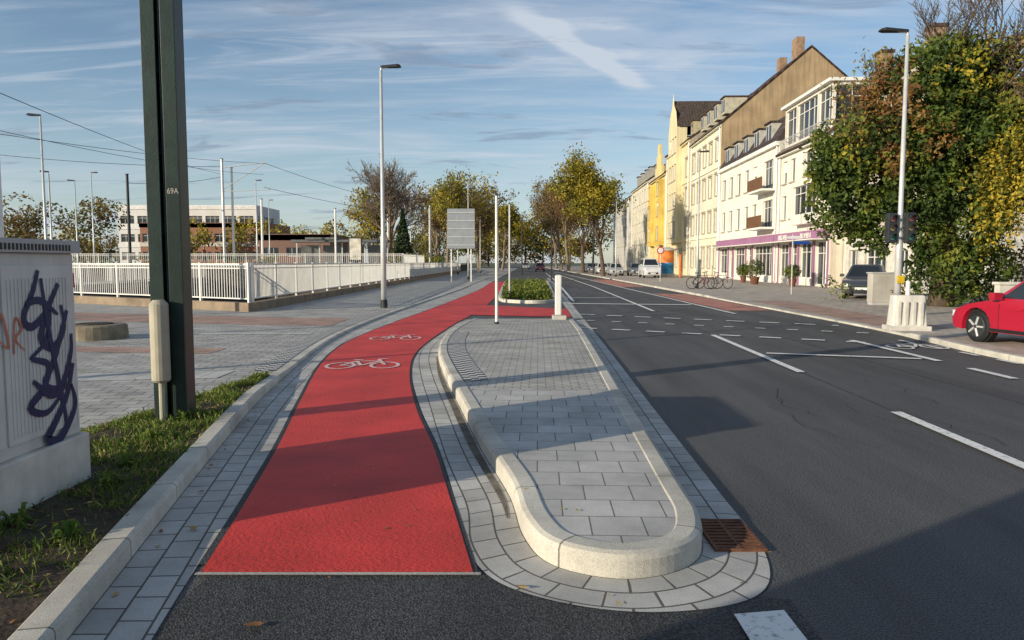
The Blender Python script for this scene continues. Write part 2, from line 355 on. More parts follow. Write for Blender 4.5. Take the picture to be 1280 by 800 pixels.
# planted bed
bp_l = cat([(-5.6,-2),(-5.2,1),(-4.6,3),(-4.2,5),(-3.94,6.66),(-3.6,8.5),(-3.27,9.9)], 8)
Ki = off(K, .15); ks = [p for p in Ki if -2 <= p.y <= 10.2]
def kx(y):
    for a, b in zip(ks, ks[1:]):
        if a.y <= y <= b.y: return a.x+(b.x-a.x)*(y-a.y)/(b.y-a.y)
    return ks[0].x if y < ks[0].y else ks[-1].x
mb = MB(); NX = 36; vs = []
def soilz(x, y, t):
    e = min(1, t*6, (1-t)*8+.5)
    return max(.037, .045+.055*min(1, t*3)+.035*noise.noise(Vector((x*4, y*4, 0)))*e+.02*noise.noise(Vector((x*15, y*15, 3)))*e)
for p in bp_l:
    xr = kx(min(p.y, 9.9))+.01
    for k in range(NX+1):
        t = k/NX; x = p.x+(xr-p.x)*t; vs.append((x, p.y, soilz(x, p.y, t)))
mb.add(vs, [(i*(NX+1)+k, i*(NX+1)+k+1, (i+1)*(NX+1)+k+1, (i+1)*(NX+1)+k) for i in range(len(bp_l)-1) for k in range(NX)])
mb.build("soil_bed", [SOIL], smooth=True)
def bl(y):
    for a, b in zip(bp_l, bp_l[1:]):
        if a.y <= y <= b.y: return a.x+(b.x-a.x)*(y-a.y)/(b.y-a.y)
    return -4
mb = MB()
for i in range(30000):
    y = 2.2+7.6*rng.random()**.9; x0 = bl(y); x1 = kx(y); t = rng.random(); x = x0+(x1-x0)*t
    lim = .02 if y < 4.6 else -.12
    if noise.noise(Vector((x*1.8, y*1.5, 5)))+.5*noise.noise(Vector((x*6, y*6, 2))) < lim and rng.random() < .90: continue
    if y < 5.12 and x < -2.95: continue
    h = rng.uniform(.015, .06)*(1.7 if rng.random() < .1 else 1); a = rng.random()*6.3; w = rng.uniform(.003, .007)
    dx = math.cos(a)*w; dy = math.sin(a)*w; lx = rng.uniform(-.05, .05); ly = rng.uniform(-.05, .05); z = soilz(x, y, t)-.01
    mb.add([(x-dx, y-dy, z), (x+dx, y+dy, z), (x+lx*.6+dx*.6, y+ly*.6+dy*.6, z+h*.8), (x+lx, y+ly, z+h)], [(0, 1, 2, 3)], rng.choice([0, 0, 1, 1, 1, 2]))
mb.build("grass", GRASS)
LEAFY = [M("leaf_yellow", (.50, .33, .06), .7, .3, 20, trans=.2), M("leaf_brown", (.28, .13, .045), .8, .3, 20), M("leaf_tan", (.46, .30, .12), .8, .3, 20)]
mb = MB()
def fallen(x, y, z, s):
    a = rng.random()*6.3; ca, sa = math.cos(a), math.sin(a)
    pts = [(-1, 0, .1), (-.5, -.42, .25), (.2, -.5, .1), (1, 0, .3), (.3, .5, .2), (-.5, .4, .05)]
    mb.add([(x+(px*ca-py*sa)*s, y+(px*sa+py*ca)*s, z+pz*s*rng.uniform(.3, 1)) for px, py, pz in pts], [(0, 1, 2, 3, 4, 5)], rng.randrange(3))
for i in range(620):
    y = rng.uniform(2.4, 9.6); x = bl(y)+(kx(y)-bl(y))*rng.random()
    if y < 5.1 and x < -2.95: continue
    fallen(x, y, .10, rng.uniform(.012, .034))
for i in range(130):
    y = rng.uniform(3, 16); x = rng.uniform(-3.4, 1.5)
    if abs(x-kx(min(y, 9.8))) < .15: continue
    fallen(x, y, .14 if (x > -.2 and 4 < y and x < 1.2) else .016, rng.uniform(.008, .02))
for i in range(90):
    y = rng.uniform(3.4, 20); k = min(range(len(K)), key=lambda j: abs(K[j].y-y)); fallen(K[k].x+rng.uniform(.02, .12), y, .012, rng.uniform(.012, .026))
for i in range(200):
    y = rng.uniform(8, 24); fallen(rng.uniform(-12, -4), y, .045, rng.uniform(.02, .035))
for i in range(90): y = rng.uniform(12, 30); fallen(rng.uniform(8.9, 14), y, .056, rng.uniform(.02, .04))
for (x, y, s) in ((-1.13, 3.12, .045), (.05, 3.50, .035), (-2.15, 5.0, .03), (-1.9, 4.3, .04)): fallen(x, y, .02, s)
mb.build("fallen_leaves", LEAFY)
mb = MB()
for (cx, cy) in ((-2.85, 4.15), (-2.72, 4.9), (-2.85, 5.4), (-2.5, 3.4), (-2.65, 3.1), (-3.05, 6.2), (-3.1, 6.9), (-2.88, 3.7), (-2.4, 3.9)):
    for i in range(30):
        a = rng.random()*6.3; l = rng.uniform(.04, .13); z0 = .08; zz = rng.uniform(.03, .13); w = rng.uniform(.010, .02)
        d = Vector((math.cos(a), math.sin(a), 0)); n_ = Vector((-d.y, d.x, 0)); c = Vector((cx+rng.uniform(-.03, .03), cy+rng.uniform(-.03, .03), z0))
        mb.add([c, c+d*l*.6+n_*w+Vector((0, 0, zz)), c+d*l+Vector((0, 0, zz*.8)), c+d*l*.6-n_*w+Vector((0, 0, zz))], [(0, 1, 2, 3)], rng.choice([0, 1]))
mb.build("weed_plants", GRASS)
# drain grate
mb = MB(); mb.box(1.125, 1.405, 3.98, 4.44, -.02, .010, 1)
for k in range(9): y = 4.0+k*.05; mb.box(1.14, 1.39, y, y+.026, .010, .022, 0)
mb.box(1.12, 1.14, 3.97, 4.45, 0, .024, 0); mb.box(1.39, 1.41, 3.97, 4.45, 0, .024, 0); mb.box(1.255, 1.275, 3.98, 4.44, .010, .0235, 0); mb.box(1.141, 1.389, 3.97, 3.985, 0, .0238, 0); mb.box(1.141, 1.389, 4.435, 4.45, 0, .0238, 0)
mb.build("drain_grate", [RUST, BLACK])

# ------------------------------------------------------------------ pit, terrace, railings
mb = MB()
for a, b in zip(PIT, PIT[1:]+PIT[:1]):
    zt = .3 if b[1] < 60 and a[1] < 60 else .03
    mb.add([(a[0], a[1], -3), (b[0], b[1], -3), (b[0], b[1], zt), (a[0], a[1], zt)], [(0, 1, 2, 3)])
mb.poly(PIT, -3, 0); mb.build("underpass_wall", [CONC_SHADE])
mb = MB(); mb.poly([(-100, 60), (-8.75, 60), (-8.75, 150), (-100, 150)], 1.2, 0)
for a, b in (((-100, 60), (-24, 60)), ((-24, 60), (-8.75, 60)), ((-8.75, 60), (-8.75, 150))):
    mb.add([(a[0], a[1]-.02, -3), (b[0], b[1]-.02, -3), (b[0], b[1], 1.2), (a[0], a[1], 1.2)], [(0, 1, 2, 3)], 1)
mb.build("terrace_ground", [WALK, CONC_SHADE])
PLB = M("plinth_brick", (.26, .20, .14), .9, .3, 2, .4, 30)
def railing(name, p, q, z0, h=1.25, step=.13, post=2.4, plinth=.28, plw=.35):
    e = empty(name); P = Vector((p[0], p[1], 0)); Q = Vector((q[0], q[1], 0)); L = (Q-P).length
    ang = math.atan2(Q.y-P.y, Q.x-P.x); T = Matrix.Translation(P) @ Matrix.Rotation(ang, 4, 'Z')
    m = MB(); zt = z0+plinth
    m.box(0, L, -.03, .03, zt+h-.05, zt+h, 0, T); m.box(0, L, -.02, .02, zt+.10, zt+.14, 0, T); m.box(0, L, -.02, .02, zt+h-.17, zt+h-.14, 0, T)
    k = 0
    while k*step < L: m.box(k*step-.011, k*step+.011, -.0112, .0112, zt+.14, zt+h-.05, 0, T); k += 1
    m.build("bars", [WHITE], e)
    m = MB(); k = 0
    while k*post <= L+.01: m.box(k*post-.035, k*post+.035, -.037, .037, zt, zt+h+.03, 0, T); k += 1
    m.build("posts", [WHITE], e)
    if plinth > .05:
        m = MB(); m.box(-plw/2, L, -plw/2, plw/2, z0-.02, zt, 0, T); m.build("plinth", [PLB], e, bevel=.01)
    return e
railing("white_railing", (-8.4, 23.6), (-24.6, 33.4), .034)
railing("white_railing", (-8.4, 23.95), (-8.2, 118), .034)
railing("white_railing", (-60, 60.3), (-8.9, 60.3), 1.2, 1.1, .16, plinth=0)
railing("white_railing", (-8.9, 60.6), (-8.9, 75), 1.2, 1.1, .16, plinth=0)
railing("white_railing", (-24.8, 33.8), (-24.8, 59.9), .034, 1.2, .2)

# ------------------------------------------------------------------ mast, cabinet
e = empty("catenary_mast", (-3.27, 7.1, .06), math.radians(4))
mb = MB(); H = 9; e.scale = (.84, .86, 1)
for sx in (-1, 1):
    x0 = sx*.03; x1 = sx*.18
    a, b = min(x0, x1), max(x0, x1)
    mb.box(a, b, -.14, -.122, 0, H); mb.box(a, b, .122, .14, 0, H)
    xx = sx*.18; mb.box(min(xx, xx-sx*.015), max(xx, xx-sx*.015), -.1215, .1215, 0, H)
for k in range(12): z = .3+k*.75; mb.box(-.16, .16, -.06, .06, z, z+.12)
mb.box(-.012, .012, -.10, -.08, 0, H)
mb.build("channel_sections", [GREENP], e, bevel=.004)
mb = MB(); mb.box(-.24, .24, -.2, .2, -.03, .02); mb.build("base_plate", [GREENP], e)
mb = MB(); mb.tube([(-.05, -.24, .42), (-.05, -.24, .44), (-.05, -.24, 1.15), (-.05, -.24, 1.19)], [.08, .10, .10, .06], 18)
mb.tube([(-.05, -.24, 0), (-.05, -.24, .42)], .032, 10); mb.build("cable_sleeve", [M("beige_plastic", (.44, .40, .30), .55, .12, 6, streak=.3)], e)
fc = bpy.data.curves.new("mast_number", 'FONT'); fc.body = "69A"; fc.size = .075; fc.extrude = .001
fo = bpy.data.objects.new("mast_number", fc); scene.collection.objects.link(fo); fo.parent = e; fo.location = (.045, -.1425, 2.18); fo.rotation_euler = (math.pi/2, 0, 0); fc.materials.append(CONC)

e = empty("utility_cabinet")
mb = MB(); mb.box(-3.72, -3.0, 3.55, 5.07, .42, 1.66, 0)
mb.build("body", [M("cabinet_grey", (.62, .60, .55), .6, .1, 3, .1, 90, streak=.3)], e, bevel=.012)
mb = MB()
for (ya, yb) in ((3.62, 4.30), (4.33, 5.01)):
    mb.box(-3.0, -2.988, ya, yb, .50, 1.58, 0)
    k = ya+.04
    while k < yb-.03: mb.box(-2.9885, -2.983, k, k+.012, .54, 1.50, 0); k += .034
mb.build("doors", [M("cabinet_door", (.66, .64, .59), .55, .08, 3, streak=.3)], e, bevel=.003)
mb = MB(); mb.box(-3.75, -2.965, 3.52, 5.10, 1.66, 1.745, 0)
k = 3.6
while k < 5.0: mb.box(-2.966, -2.961, k, k+.02, 1.675, 1.715, 1); k += .035
mb.build("roof_lid", [M("cabinet_lid", (.46, .45, .42), .7, .1, 3), DARKM], e, bevel=.006)
mb = MB(); mb.box(-3.74, -2.955, 3.50, 5.10, -.02, .42, 0); mb.build("concrete_base", [M("base_conc", (.66, .62, .54), .9, .2, 4, .3, 60, streak=.35)], e, bevel=.012)
GRA = M("graffiti_blue", (.014, .022, .085), .5, .2, 8); GRR = M("graffiti_red", (.55, .18, .11), .6, .2, 8)
mb = MB()
def stroke(pts, w, m, xo=-2.9805):
    P = cat(pts, 6); n = len(P); Lp = []; Rp = []
    A = off(P, 1.0)
    for i in range(n):
        ww = w/2*(.55+.75*math.sin(math.pi*min(1, .1+.9*i/(n-1)))); d_ = A[i]-P[i]; Lp.append(P[i]+d_*ww); Rp.append(P[i]-d_*ww)
    vs = []
    for a, b in zip(Lp, Rp): vs += [(xo, a.x, a.y), (xo, b.x, b.y)]
    mb.add(vs, [(2*i, 2*i+1, 2*i+3, 2*i+2) for i in range(n-1)], m)
stroke([(4.66,1.55),(4.60,1.42),(4.50,1.26),(4.58,1.20),(4.75,1.28),(4.70,1.10),(4.54,1.00)], .040, 0)
stroke([(4.86,1.46),(4.74,1.30),(4.66,1.12),(4.78,1.05),(4.90,1.16),(4.88,1.32)], .045, 0, -2.980)
stroke([(4.94,1.28),(4.80,1.00),(4.68,.82),(4.84,.78),(4.96,.98),(4.98,1.12)], .045, 0, -2.9795)
stroke([(4.56,1.0),(4.72,.94),(4.66,.80),(4.52,.70),(4.68,.64),(4.86,.74)], .042, 0, -2.979)
stroke([(4.98,.92),(4.90,.72),(4.76,.56),(4.68,.47),(4.80,.44),(4.94,.56),(4.99,.66),(4.95,.78)], .048, 0, -2.9785)
stroke([(4.68,1.5),(4.73,1.2),(4.80,.9),(4.87,.6),(4.88,.50)], .034, 0, -2.978)
stroke([(4.52,1.34),(4.66,1.36),(4.84,1.26)], .036, 0, -2.9775); stroke([(4.56,.86),(4.74,.74),(4.94,.80)], .036, 0, -2.977)
stroke([(4.23,1.08),(4.30,1.30),(4.36,1.10),(4.28,1.14)], .014, 1, -2.9805); stroke([(4.40,1.05),(4.42,1.26),(4.48,1.20),(4.42,1.14),(4.50,1.06)], .014, 1, -2.980)
mb.build("graffiti", [GRA, GRR], e)

mb = MB()
mb.tube([(-8.6, 15.2, .03), (-8.6, 15.2, .30), (-8.6, 15.2, .33)], [.62, .60, .55], 28); mb.tube([(-8.6, 15.2, .33), (-8.6, 15.2, .35)], [.35, .33], 24, 1)
mb.build("concrete_planter_ring", [M("stone_drum", (.24, .20, .14), .95, .25, 5, .5, 30), SOIL])
mb = MB(); mb.tube([(-12.3, 20.5, .03), (-12.3, 20.5, 1.35), (-12.3, 20.5, 1.40)], [.07, .07, .05], 12, 0); mb.box(-12.42, -12.18, 20.4, 20.6, .9, 1.3, 0); mb.build("red_bollard", [M("red_paint", (.45, .02, .015), .5)])

# ------------------------------------------------------------------ street lamps and poles
def street_lamp(x, y, h, d=1, arm=.5, r=.07, z0=.03, base=True):
    e = empty("street_lamp", (x, y, z0))
    m = MB(); m.tube([(0, 0, 0), (0, 0, h*.3), (0, 0, h*.31), (0, 0, h-.08)], [r*1.15, r*1.1, r*.85, r*.55], 12); m.build("pole", [GALV], e, smooth=True)
    m = MB(); m.tube([(0, 0, h-.1), (d*.02, 0, h), (d*arm*.4, 0, h+.03)], [r*.5, r*.45, r*.4], 8); m.build("arm", [GALV], e)
    m = MB(); m.add([(0, -.07, h+.0), (d*arm*.95, -.14, h+.02), (d*arm*1.15, -.08, h+.03), (d*arm*1.15, .08, h+.03), (d*arm*.95, .14, h+.02), (0, .07, h),
                     (0, -.05, h+.07), (d*arm*.95, -.11, h+.11), (d*arm*1.1, -.06, h+.09), (d*arm*1.1, .06, h+.09), (d*arm*.95, .11, h+.11), (0, .05, h+.07)],
                    [(5,4,3,2,1,0), (6,7,8,9,10,11)]+[(i, (i+1) % 6, 6+(i+1) % 6, 6+i) for i in range(6)]); m.build("lamp_head", [DARKM], e)
    if base:
        m = MB(); m.tube([(0, 0, 0), (0, 0, .28)], [r*1.5, r*1.4], 12); m.build("base_sleeve", [DARKM], e)
    return e
street_lamp(-4.42, 25.5, 8.1, 1, .6, .085)
street_lamp(11.1, 21.3, 8.0, -1, .7, .085)
street_lamp(-4.0, 68, 8.2, 1, .6); street_lamp(-20.8, 33.2, 8.0, -1, .5); street_lamp(-34.5, 59, 8, -1, .5, z0=0); street_lamp(-36, 64, 8, 1, .5, z0=1.2)
street_lamp(-26, 42, 6.6, -1, .4); street_lamp(11.0, 44, 8, 1, .5); street_lamp(11.2, 80, 8, -1, .5); street_lamp(-4.5, 105, 8, 1, .5); street_lamp(-24, 70, 8, 1, .5, z0=1.2); street_lamp(-12, 88, 8, 1, .5, z0=1.2)
street_lamp(-7, 96, 8, 1, .5); street_lamp(-30, 92, 8, 1, .5, z0=1.2); street_lamp(11.3, 120, 8, -1, .5); street_lamp(-2.6, 140, 8, 1, .5)
street_lamp(-12.5, 5.5, 8, 1, .5, .09); street_lamp(-17, 9.5, 8, 1, .5, .10)  # two unseen posts left of view, added to cast shadow streaks on the pavement
def pole(name, x, y, h, r, mat, z0=.03, cap=True):
    m = MB(); m.tube([(x, y, z0), (x, y, z0+h)], [r, r*.85], 12, 0)
    if cap: m.tube([(x, y, z0+h), (x, y, z0+h+.05)], [r*1.25, r*1.0], 12, 1)
    m.tube([(x, y, z0), (x, y, z0+.05)], [r*1.6, r*1.5], 12, 1)
    return m.build(name, [mat, DARKM], smooth=False)
pole("signal_post", -.38, 18.3, 3.15, .038, WHITE, .08); pole("signal_post", -.1, 30, 3.9, .04, GALV)
pole("steel_mast", -13.9, 20.2, 6.3, .10, WHITE); pole("catenary_pole", -27.1, 70, 10, .14, GALV, 1.2); pole("catenary_pole", -26.4, 70.5, 9.3, .12, WHITE, 1.2)
pole("catenary_pole", -23.5, 70, 6.3, .12, WHITE, 1.2); pole("catenary_pole", -36, 70, 8.6, .14, DARKM, 1.2); pole("catenary_pole", -15.8, 95, 6.5, .14, GALV, 1.2); pole("catenary_pole", -11, 100, 8, .14, GALV, 1.2)
pole("signal_post", 3.3, 62, 4.5, .06, DARKM); pole("signal_post", -1.5, 75, 6, .07, GALV); pole("signal_post", 1.2, 90, 7, .08, DARKM); pole("signal_post", 10.4, 95, 7, .08, DARKM)
pole("catenary_pole", -18.5, 78, 6, .12, WHITE, 1.2); pole("catenary_pole", -9.3, 84, 6.5, .10, GALV, 1.2)
mb = MB()
mb.tube([(-27.1, 70, 10.4), (-23.0, 70, 10.9)], .05, 6); mb.tube([(-27.1, 70, 8.4), (-23.0, 70, 10.9)], .04, 6); mb.tube([(-27.1, 70, 8.2), (-22.4, 70, 8.4)], .04, 6); mb.tube([(-15.8, 95, 7.5), (-11, 95.5, 7.7)], .05, 6)
mb.build("catenary_bracket", [GALV])
mb = MB()
def wire(p, q, sag, r=.02):
    P = Vector(p); Q = Vector(q); pts = []
    for k in range(17):
        t = k/16; v = P.lerp(Q, t); v.z -= sag*4*t*(1-t); pts.append(v)
    mb.tube(pts, r, 4, 0, False)
wire((-20, 22, 6.6), (-23.2, 70, 9.8), .5, .012); wire((-24, 24, 6.9), (-23, 70, 10.8), .4, .014); wire((-23, 70, 10.8), (-11, 100, 9), .6, .02); wire((-23.2, 70, 8.6), (-11, 100, 7.6), .3, .02)
wire((-27, 70, 10.5), (-60, 64, 13), .8, .02); wire((-13.9, 20.2, 6.2), (-27, 70, 9.8), .3, .012); wire((-36, 70, 9), (-27, 70, 9.6), .3, .02)
mb.build("overhead_wires", [DARKM])
e = empty("direction_sign_board", (-4.1, 60, 0)); m = MB(); m.box(-1.1, 1.1, -.04, .04, 2.7, 5.9); m.build("panel", [M("sign_back", (.34, .36, .38), .5, .1, 2, metallic=.3)], e, bevel=.01)
m = MB()
for k in range(5): m.box(-1.1, 1.1, -.09, -.045, 2.95+k*.65, 3.02+k*.65)
for x in (-.8, .8): m.tube([(x, .1, 0), (x, .1, 5.9)], .06, 8)
m.build("posts", [GALV], e)
e = empty("white_delineator", (1.27, 20.3, .03)); m = MB(); m.box(-.09, .09, -.05, .05, .12, 1.22); m.build("blade", [WHITE], e, bevel=.03)
m = MB(); m.box(-.16, .22, -.22, .22, 0, .12); m.build("base", [CONC], e, bevel=.02)
I2 = cat([(-.55,60),(-.62,45),(-.62,34),(-.45,30.2),(.2,28.9),(1.1,28.7),(1.75,29.6),(1.95,33),(2.4,45),(2.9,60)], 8)
kerb("island_kerb", I2, .15, lambda p: .13, .03)
mb = MB(); mb.poly([tuple(p) for p in off(I2, .14)], .10); mb.build("soil_bed", [SOIL])
def leafquads(mb, P, size, mi):
    for p, m in zip(P, mi):
        a = rng.random()*6.283; c = rng.uniform(-1, 1); s_ = math.sqrt(max(0, 1-c*c))
        nrm = Vector((s_*math.cos(a), s_*math.sin(a), c))
        u = nrm.orthogonal().normalized(); v = nrm.cross(u); t = rng.random()*6.283
        u, v = u*math.cos(t)+v*math.sin(t), v*math.cos(t)-u*math.sin(t)
        s = size*rng.uniform(.6, 1.3); p = Vector(p)
        mb.add([p-u*s, p-v*s*.55+u*s*.1, p+u*s, p+v*s*.55+u*s*.1], [(0, 1, 2, 3)], m)
FOL = {
 'green': [M("foliage_dark", (.045, .075, .015), .7, .35, 1.5, trans=.2), M("foliage_mid", (.11, .155, .025), .65, .35, 1.5, trans=.3), M("foliage_light", (.24, .25, .042), .6, .3, 1.5, trans=.35)],
 'orange': [M("foliage_rust", (.19, .090, .034), .75, .35, 1.5, trans=.3), M("foliage_orange", (.30, .155, .045), .7, .35, 1.5, trans=.35), M("foliage_tan", (.30, .21, .08), .7, .3, 1.5, trans=.3)],
 'brown': [M("foliage_brown", (.15, .10, .045), .75, .35, 1.5, trans=.3), M("foliage_ochre", (.26, .18, .055), .7, .35, 1.5, trans=.35), M("foliage_straw", (.32, .26, .08), .7, .3, 1.5, trans=.3)],
 'yellow': [M("foliage_olive", (.19, .18, .026), .7, .3, 1.5, trans=.3), M("foliage_yellow", (.42, .34, .035), .65, .3, 1.5, trans=.35), M("foliage_gold", (.54, .40, .045), .65, .3, 1.5, trans=.35)],
}
mb = MB(); P = []
while len(P) < 7000:
    y = 29.6+rng.random()**1.6*22; x = rng.uniform(-.4, 1.6+.03*(y-30)); k = noise.noise(Vector((x*2.2, y*1.4, 0)))
    z = .1+rng.random()*(.38+.22*k); P.append((x, y, z))
leafquads(mb, P, .06, [rng.choice([0, 1, 1, 2, 2]) for _ in P]); mb.build("groundcover_plants", FOL['green'])

# ------------------------------------------------------------------ trees
def grow(mb, p, d, L, r, lev, tips, kids=(5, 4, 4, 3, 3), spread=.7, up=.15, m=0, minr=.012, lenf=.62):
    n = 4 if lev < 2 else 3; pts = [Vector(p)]; rad = [r]; dd = Vector(d).normalized()
    for k in range(n):
        dd = (dd+Vector((rng.uniform(-1, 1), rng.uniform(-1, 1), rng.uniform(-.6, .8)))*.16+Vector((0, 0, up*.4))).normalized()
        pts.append(pts[-1]+dd*L/n); rad.append(max(minr*.7, r*(1-.55*(k+1)/n)))
    mb.tube(pts, rad, 8 if lev == 0 else (5 if lev < 3 else 3), m, False)
    if lev >= len(kids): tips.append(pts[-1]); tips.append(pts[-2]); return
    for k in range(kids[lev]):
        t = .35+.65*(k+rng.random())/kids[lev] if lev else .42+.58*(k+.5)/kids[lev]
        i = min(n-1, int(t*n)); q = pts[i].lerp(pts[i+1], t*n-i); a = rng.random()*6.283+k*2.4
        ax = dd.orthogonal().normalized(); ax = ax*math.cos(a)+dd.cross(ax)*math.sin(a)
        s = spread*rng.uniform(.6, 1.2); nd = (dd*math.cos(s)+ax*math.sin(s)+Vector((0, 0, up))).normalized()
        grow(mb, q, nd, L*lenf*rng.uniform(.75, 1.15), max(minr, rad[i]*.58), lev+1, tips, kids, spread, up, m, minr, lenf)
def tree(name, x, y, z0, h, r, fol=None, kids=(7, 4, 4, 3), leafn=10, leafs=.16, spread=.75, trunk=.38, bark=None, lr=.5, minr=.015, lenf=.62, up=.15):
    e = empty(name); mb = MB(); tips = []
    grow(mb, (x, y, z0-.1), (0, 0, 1), h*trunk*1.3, r, 0, tips, kids, spread, up, 0, minr, lenf)
    mb.build("trunk_and_branches", [bark or BARK], e, smooth=True)
    if fol:
        m2 = MB(); P = []; mi = []
        for t in tips:
            sh = noise.noise(t*.5)
            for k in range(leafn):
                P.append(t+Vector((rng.gauss(0, lr), rng.gauss(0, lr), rng.gauss(0, lr*.8)))); mi.append(int(min(2, max(0, 1+sh*2.2+rng.uniform(-.9, .9)))))
        leafquads(m2, P, leafs, mi); m2.build("leaves", fol, e)
    return tips
tree("bare_tree", -15.3, 88, 0, 14.5, .42, None, (9, 6, 5, 4, 3), bark=BARKG, minr=.026, spread=.8, lenf=.60, trunk=.40)
tree("autumn_tree", 10.4, 84, 0, 12.4, .26, FOL['yellow'], (10, 5, 4, 3), 11, .16, trunk=.44, lr=.50, minr=.03, spread=.62, lenf=.58)
tree("autumn_tree", 10.8, 112, 0, 14, .30, FOL['brown'], (9, 5, 4, 3), 5, .17, trunk=.42, lr=.5, minr=.03, spread=.5, lenf=.56)
tree("autumn_tree", 10.3, 135, 0, 17, .30, FOL['orange'], (9, 5, 5, 3), 3, .18, trunk=.44, lr=.5, minr=.04, spread=.55, bark=BARKG, lenf=.58)
tree("autumn_tree", 10.6, 158, 0, 18, .30, FOL['brown'], (9, 5, 4, 3), 5, .2, trunk=.42, lr=.5, minr=.04, spread=.55, bark=BARKG, lenf=.58)
tree("autumn_tree", 11.2, 185, 0, 18, .30, FOL['brown'], (9, 5, 4, 3), 5, .24, trunk=.42, lr=.6, minr=.04, spread=.6, bark=BARKG)
tree("autumn_tree", -9.5, 108, 0, 14, .30, FOL['yellow'], (8, 5, 4, 3), 6, .2, trunk=.42, lr=.5, minr=.04, bark=BARKG)
tree("autumn_tree", -5.2, 118, 0, 12.5, .30, FOL['brown'], (8, 5, 4, 3), 5, .2, trunk=.42, lr=.5, minr=.04, bark=BARKG, spread=.6)
tree("autumn_tree", -20.5, 112, 0, 11, .30, FOL['yellow'], (8, 5, 4, 3), 5, .2, trunk=.42, lr=.5, minr=.04, bark=BARKG)
tree("autumn_tree", -2.0, 150, 0, 13, .30, FOL['yellow'], (8, 5, 4, 3), 6, .24, trunk=.42, lr=.5, minr=.04, bark=BARKG, spread=.6)
tree("autumn_tree", -13.5, 130, 0, 14, .30, FOL['brown'], (8, 5, 4, 3), 6, .22, trunk=.42, lr=.5, minr=.04, bark=BARKG)
mb = MB(); P = []; mi = []
for k in range(2500):
    z = rng.random()**.8; rr = (1-z)*1.5*(.6+.4*rng.random()); a = rng.random()*6.3; P.append((-12.6+rr*math.cos(a), 86+rr*math.sin(a), 1.2+z*6.5)); mi.append(rng.choice([0, 0, 1]))
leafquads(mb, P, .17, mi); mb.tube([(-12.6, 86, 0), (-12.6, 86, 7.2)], [.15, .03], 6, 3); mb.build("conifer_tree", [M("conifer_dark", (.02, .04, .014), .8), M("conifer_mid", (.04, .07, .02), .8), FOL['green'][1], BARK])
mb = MB()
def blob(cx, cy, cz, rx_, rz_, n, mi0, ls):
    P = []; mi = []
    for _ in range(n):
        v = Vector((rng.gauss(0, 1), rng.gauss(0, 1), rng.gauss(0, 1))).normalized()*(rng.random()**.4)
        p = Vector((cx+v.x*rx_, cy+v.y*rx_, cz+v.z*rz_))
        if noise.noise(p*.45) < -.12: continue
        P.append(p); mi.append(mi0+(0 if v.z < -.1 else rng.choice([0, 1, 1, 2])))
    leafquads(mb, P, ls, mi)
x = -175
while x < 62:
    y = rng.uniform(215, 260); h = rng.uniform(8, 14) if x < -25 else rng.uniform(13, 20)
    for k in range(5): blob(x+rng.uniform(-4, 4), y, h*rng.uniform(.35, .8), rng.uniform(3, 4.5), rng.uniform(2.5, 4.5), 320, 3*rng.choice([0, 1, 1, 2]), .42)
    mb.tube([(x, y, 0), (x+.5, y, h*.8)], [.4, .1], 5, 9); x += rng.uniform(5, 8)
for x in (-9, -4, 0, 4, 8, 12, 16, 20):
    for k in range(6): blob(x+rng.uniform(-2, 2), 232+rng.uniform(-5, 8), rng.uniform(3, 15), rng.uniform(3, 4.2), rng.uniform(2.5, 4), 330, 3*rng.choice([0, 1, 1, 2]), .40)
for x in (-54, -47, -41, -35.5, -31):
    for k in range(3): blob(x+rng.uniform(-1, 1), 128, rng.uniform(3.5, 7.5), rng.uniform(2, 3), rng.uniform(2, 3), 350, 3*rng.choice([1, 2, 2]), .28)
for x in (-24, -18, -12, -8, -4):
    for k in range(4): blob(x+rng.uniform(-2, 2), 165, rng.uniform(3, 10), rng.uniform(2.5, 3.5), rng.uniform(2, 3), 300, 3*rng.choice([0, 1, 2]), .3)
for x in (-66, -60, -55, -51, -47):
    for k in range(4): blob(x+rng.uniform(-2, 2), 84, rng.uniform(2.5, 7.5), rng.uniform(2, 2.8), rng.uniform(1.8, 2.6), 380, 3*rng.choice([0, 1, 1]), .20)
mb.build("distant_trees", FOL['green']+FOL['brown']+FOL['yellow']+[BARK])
mb = MB()
for k in range(24): blob(-20-rng.random()*40, 63+rng.random()*3, 1.7, 1.3, .7, 160, 3*rng.choice([0, 0, 1]), .12)
for k in range(26): blob(-9.8-rng.random()*3, 78+rng.random()*50, 1.8, 1.4, .9, 160, 3*rng.choice([0, 0, 1, 2]), .16)
mb.build("hedge", FOL['green']+FOL['brown']+FOL['yellow'])
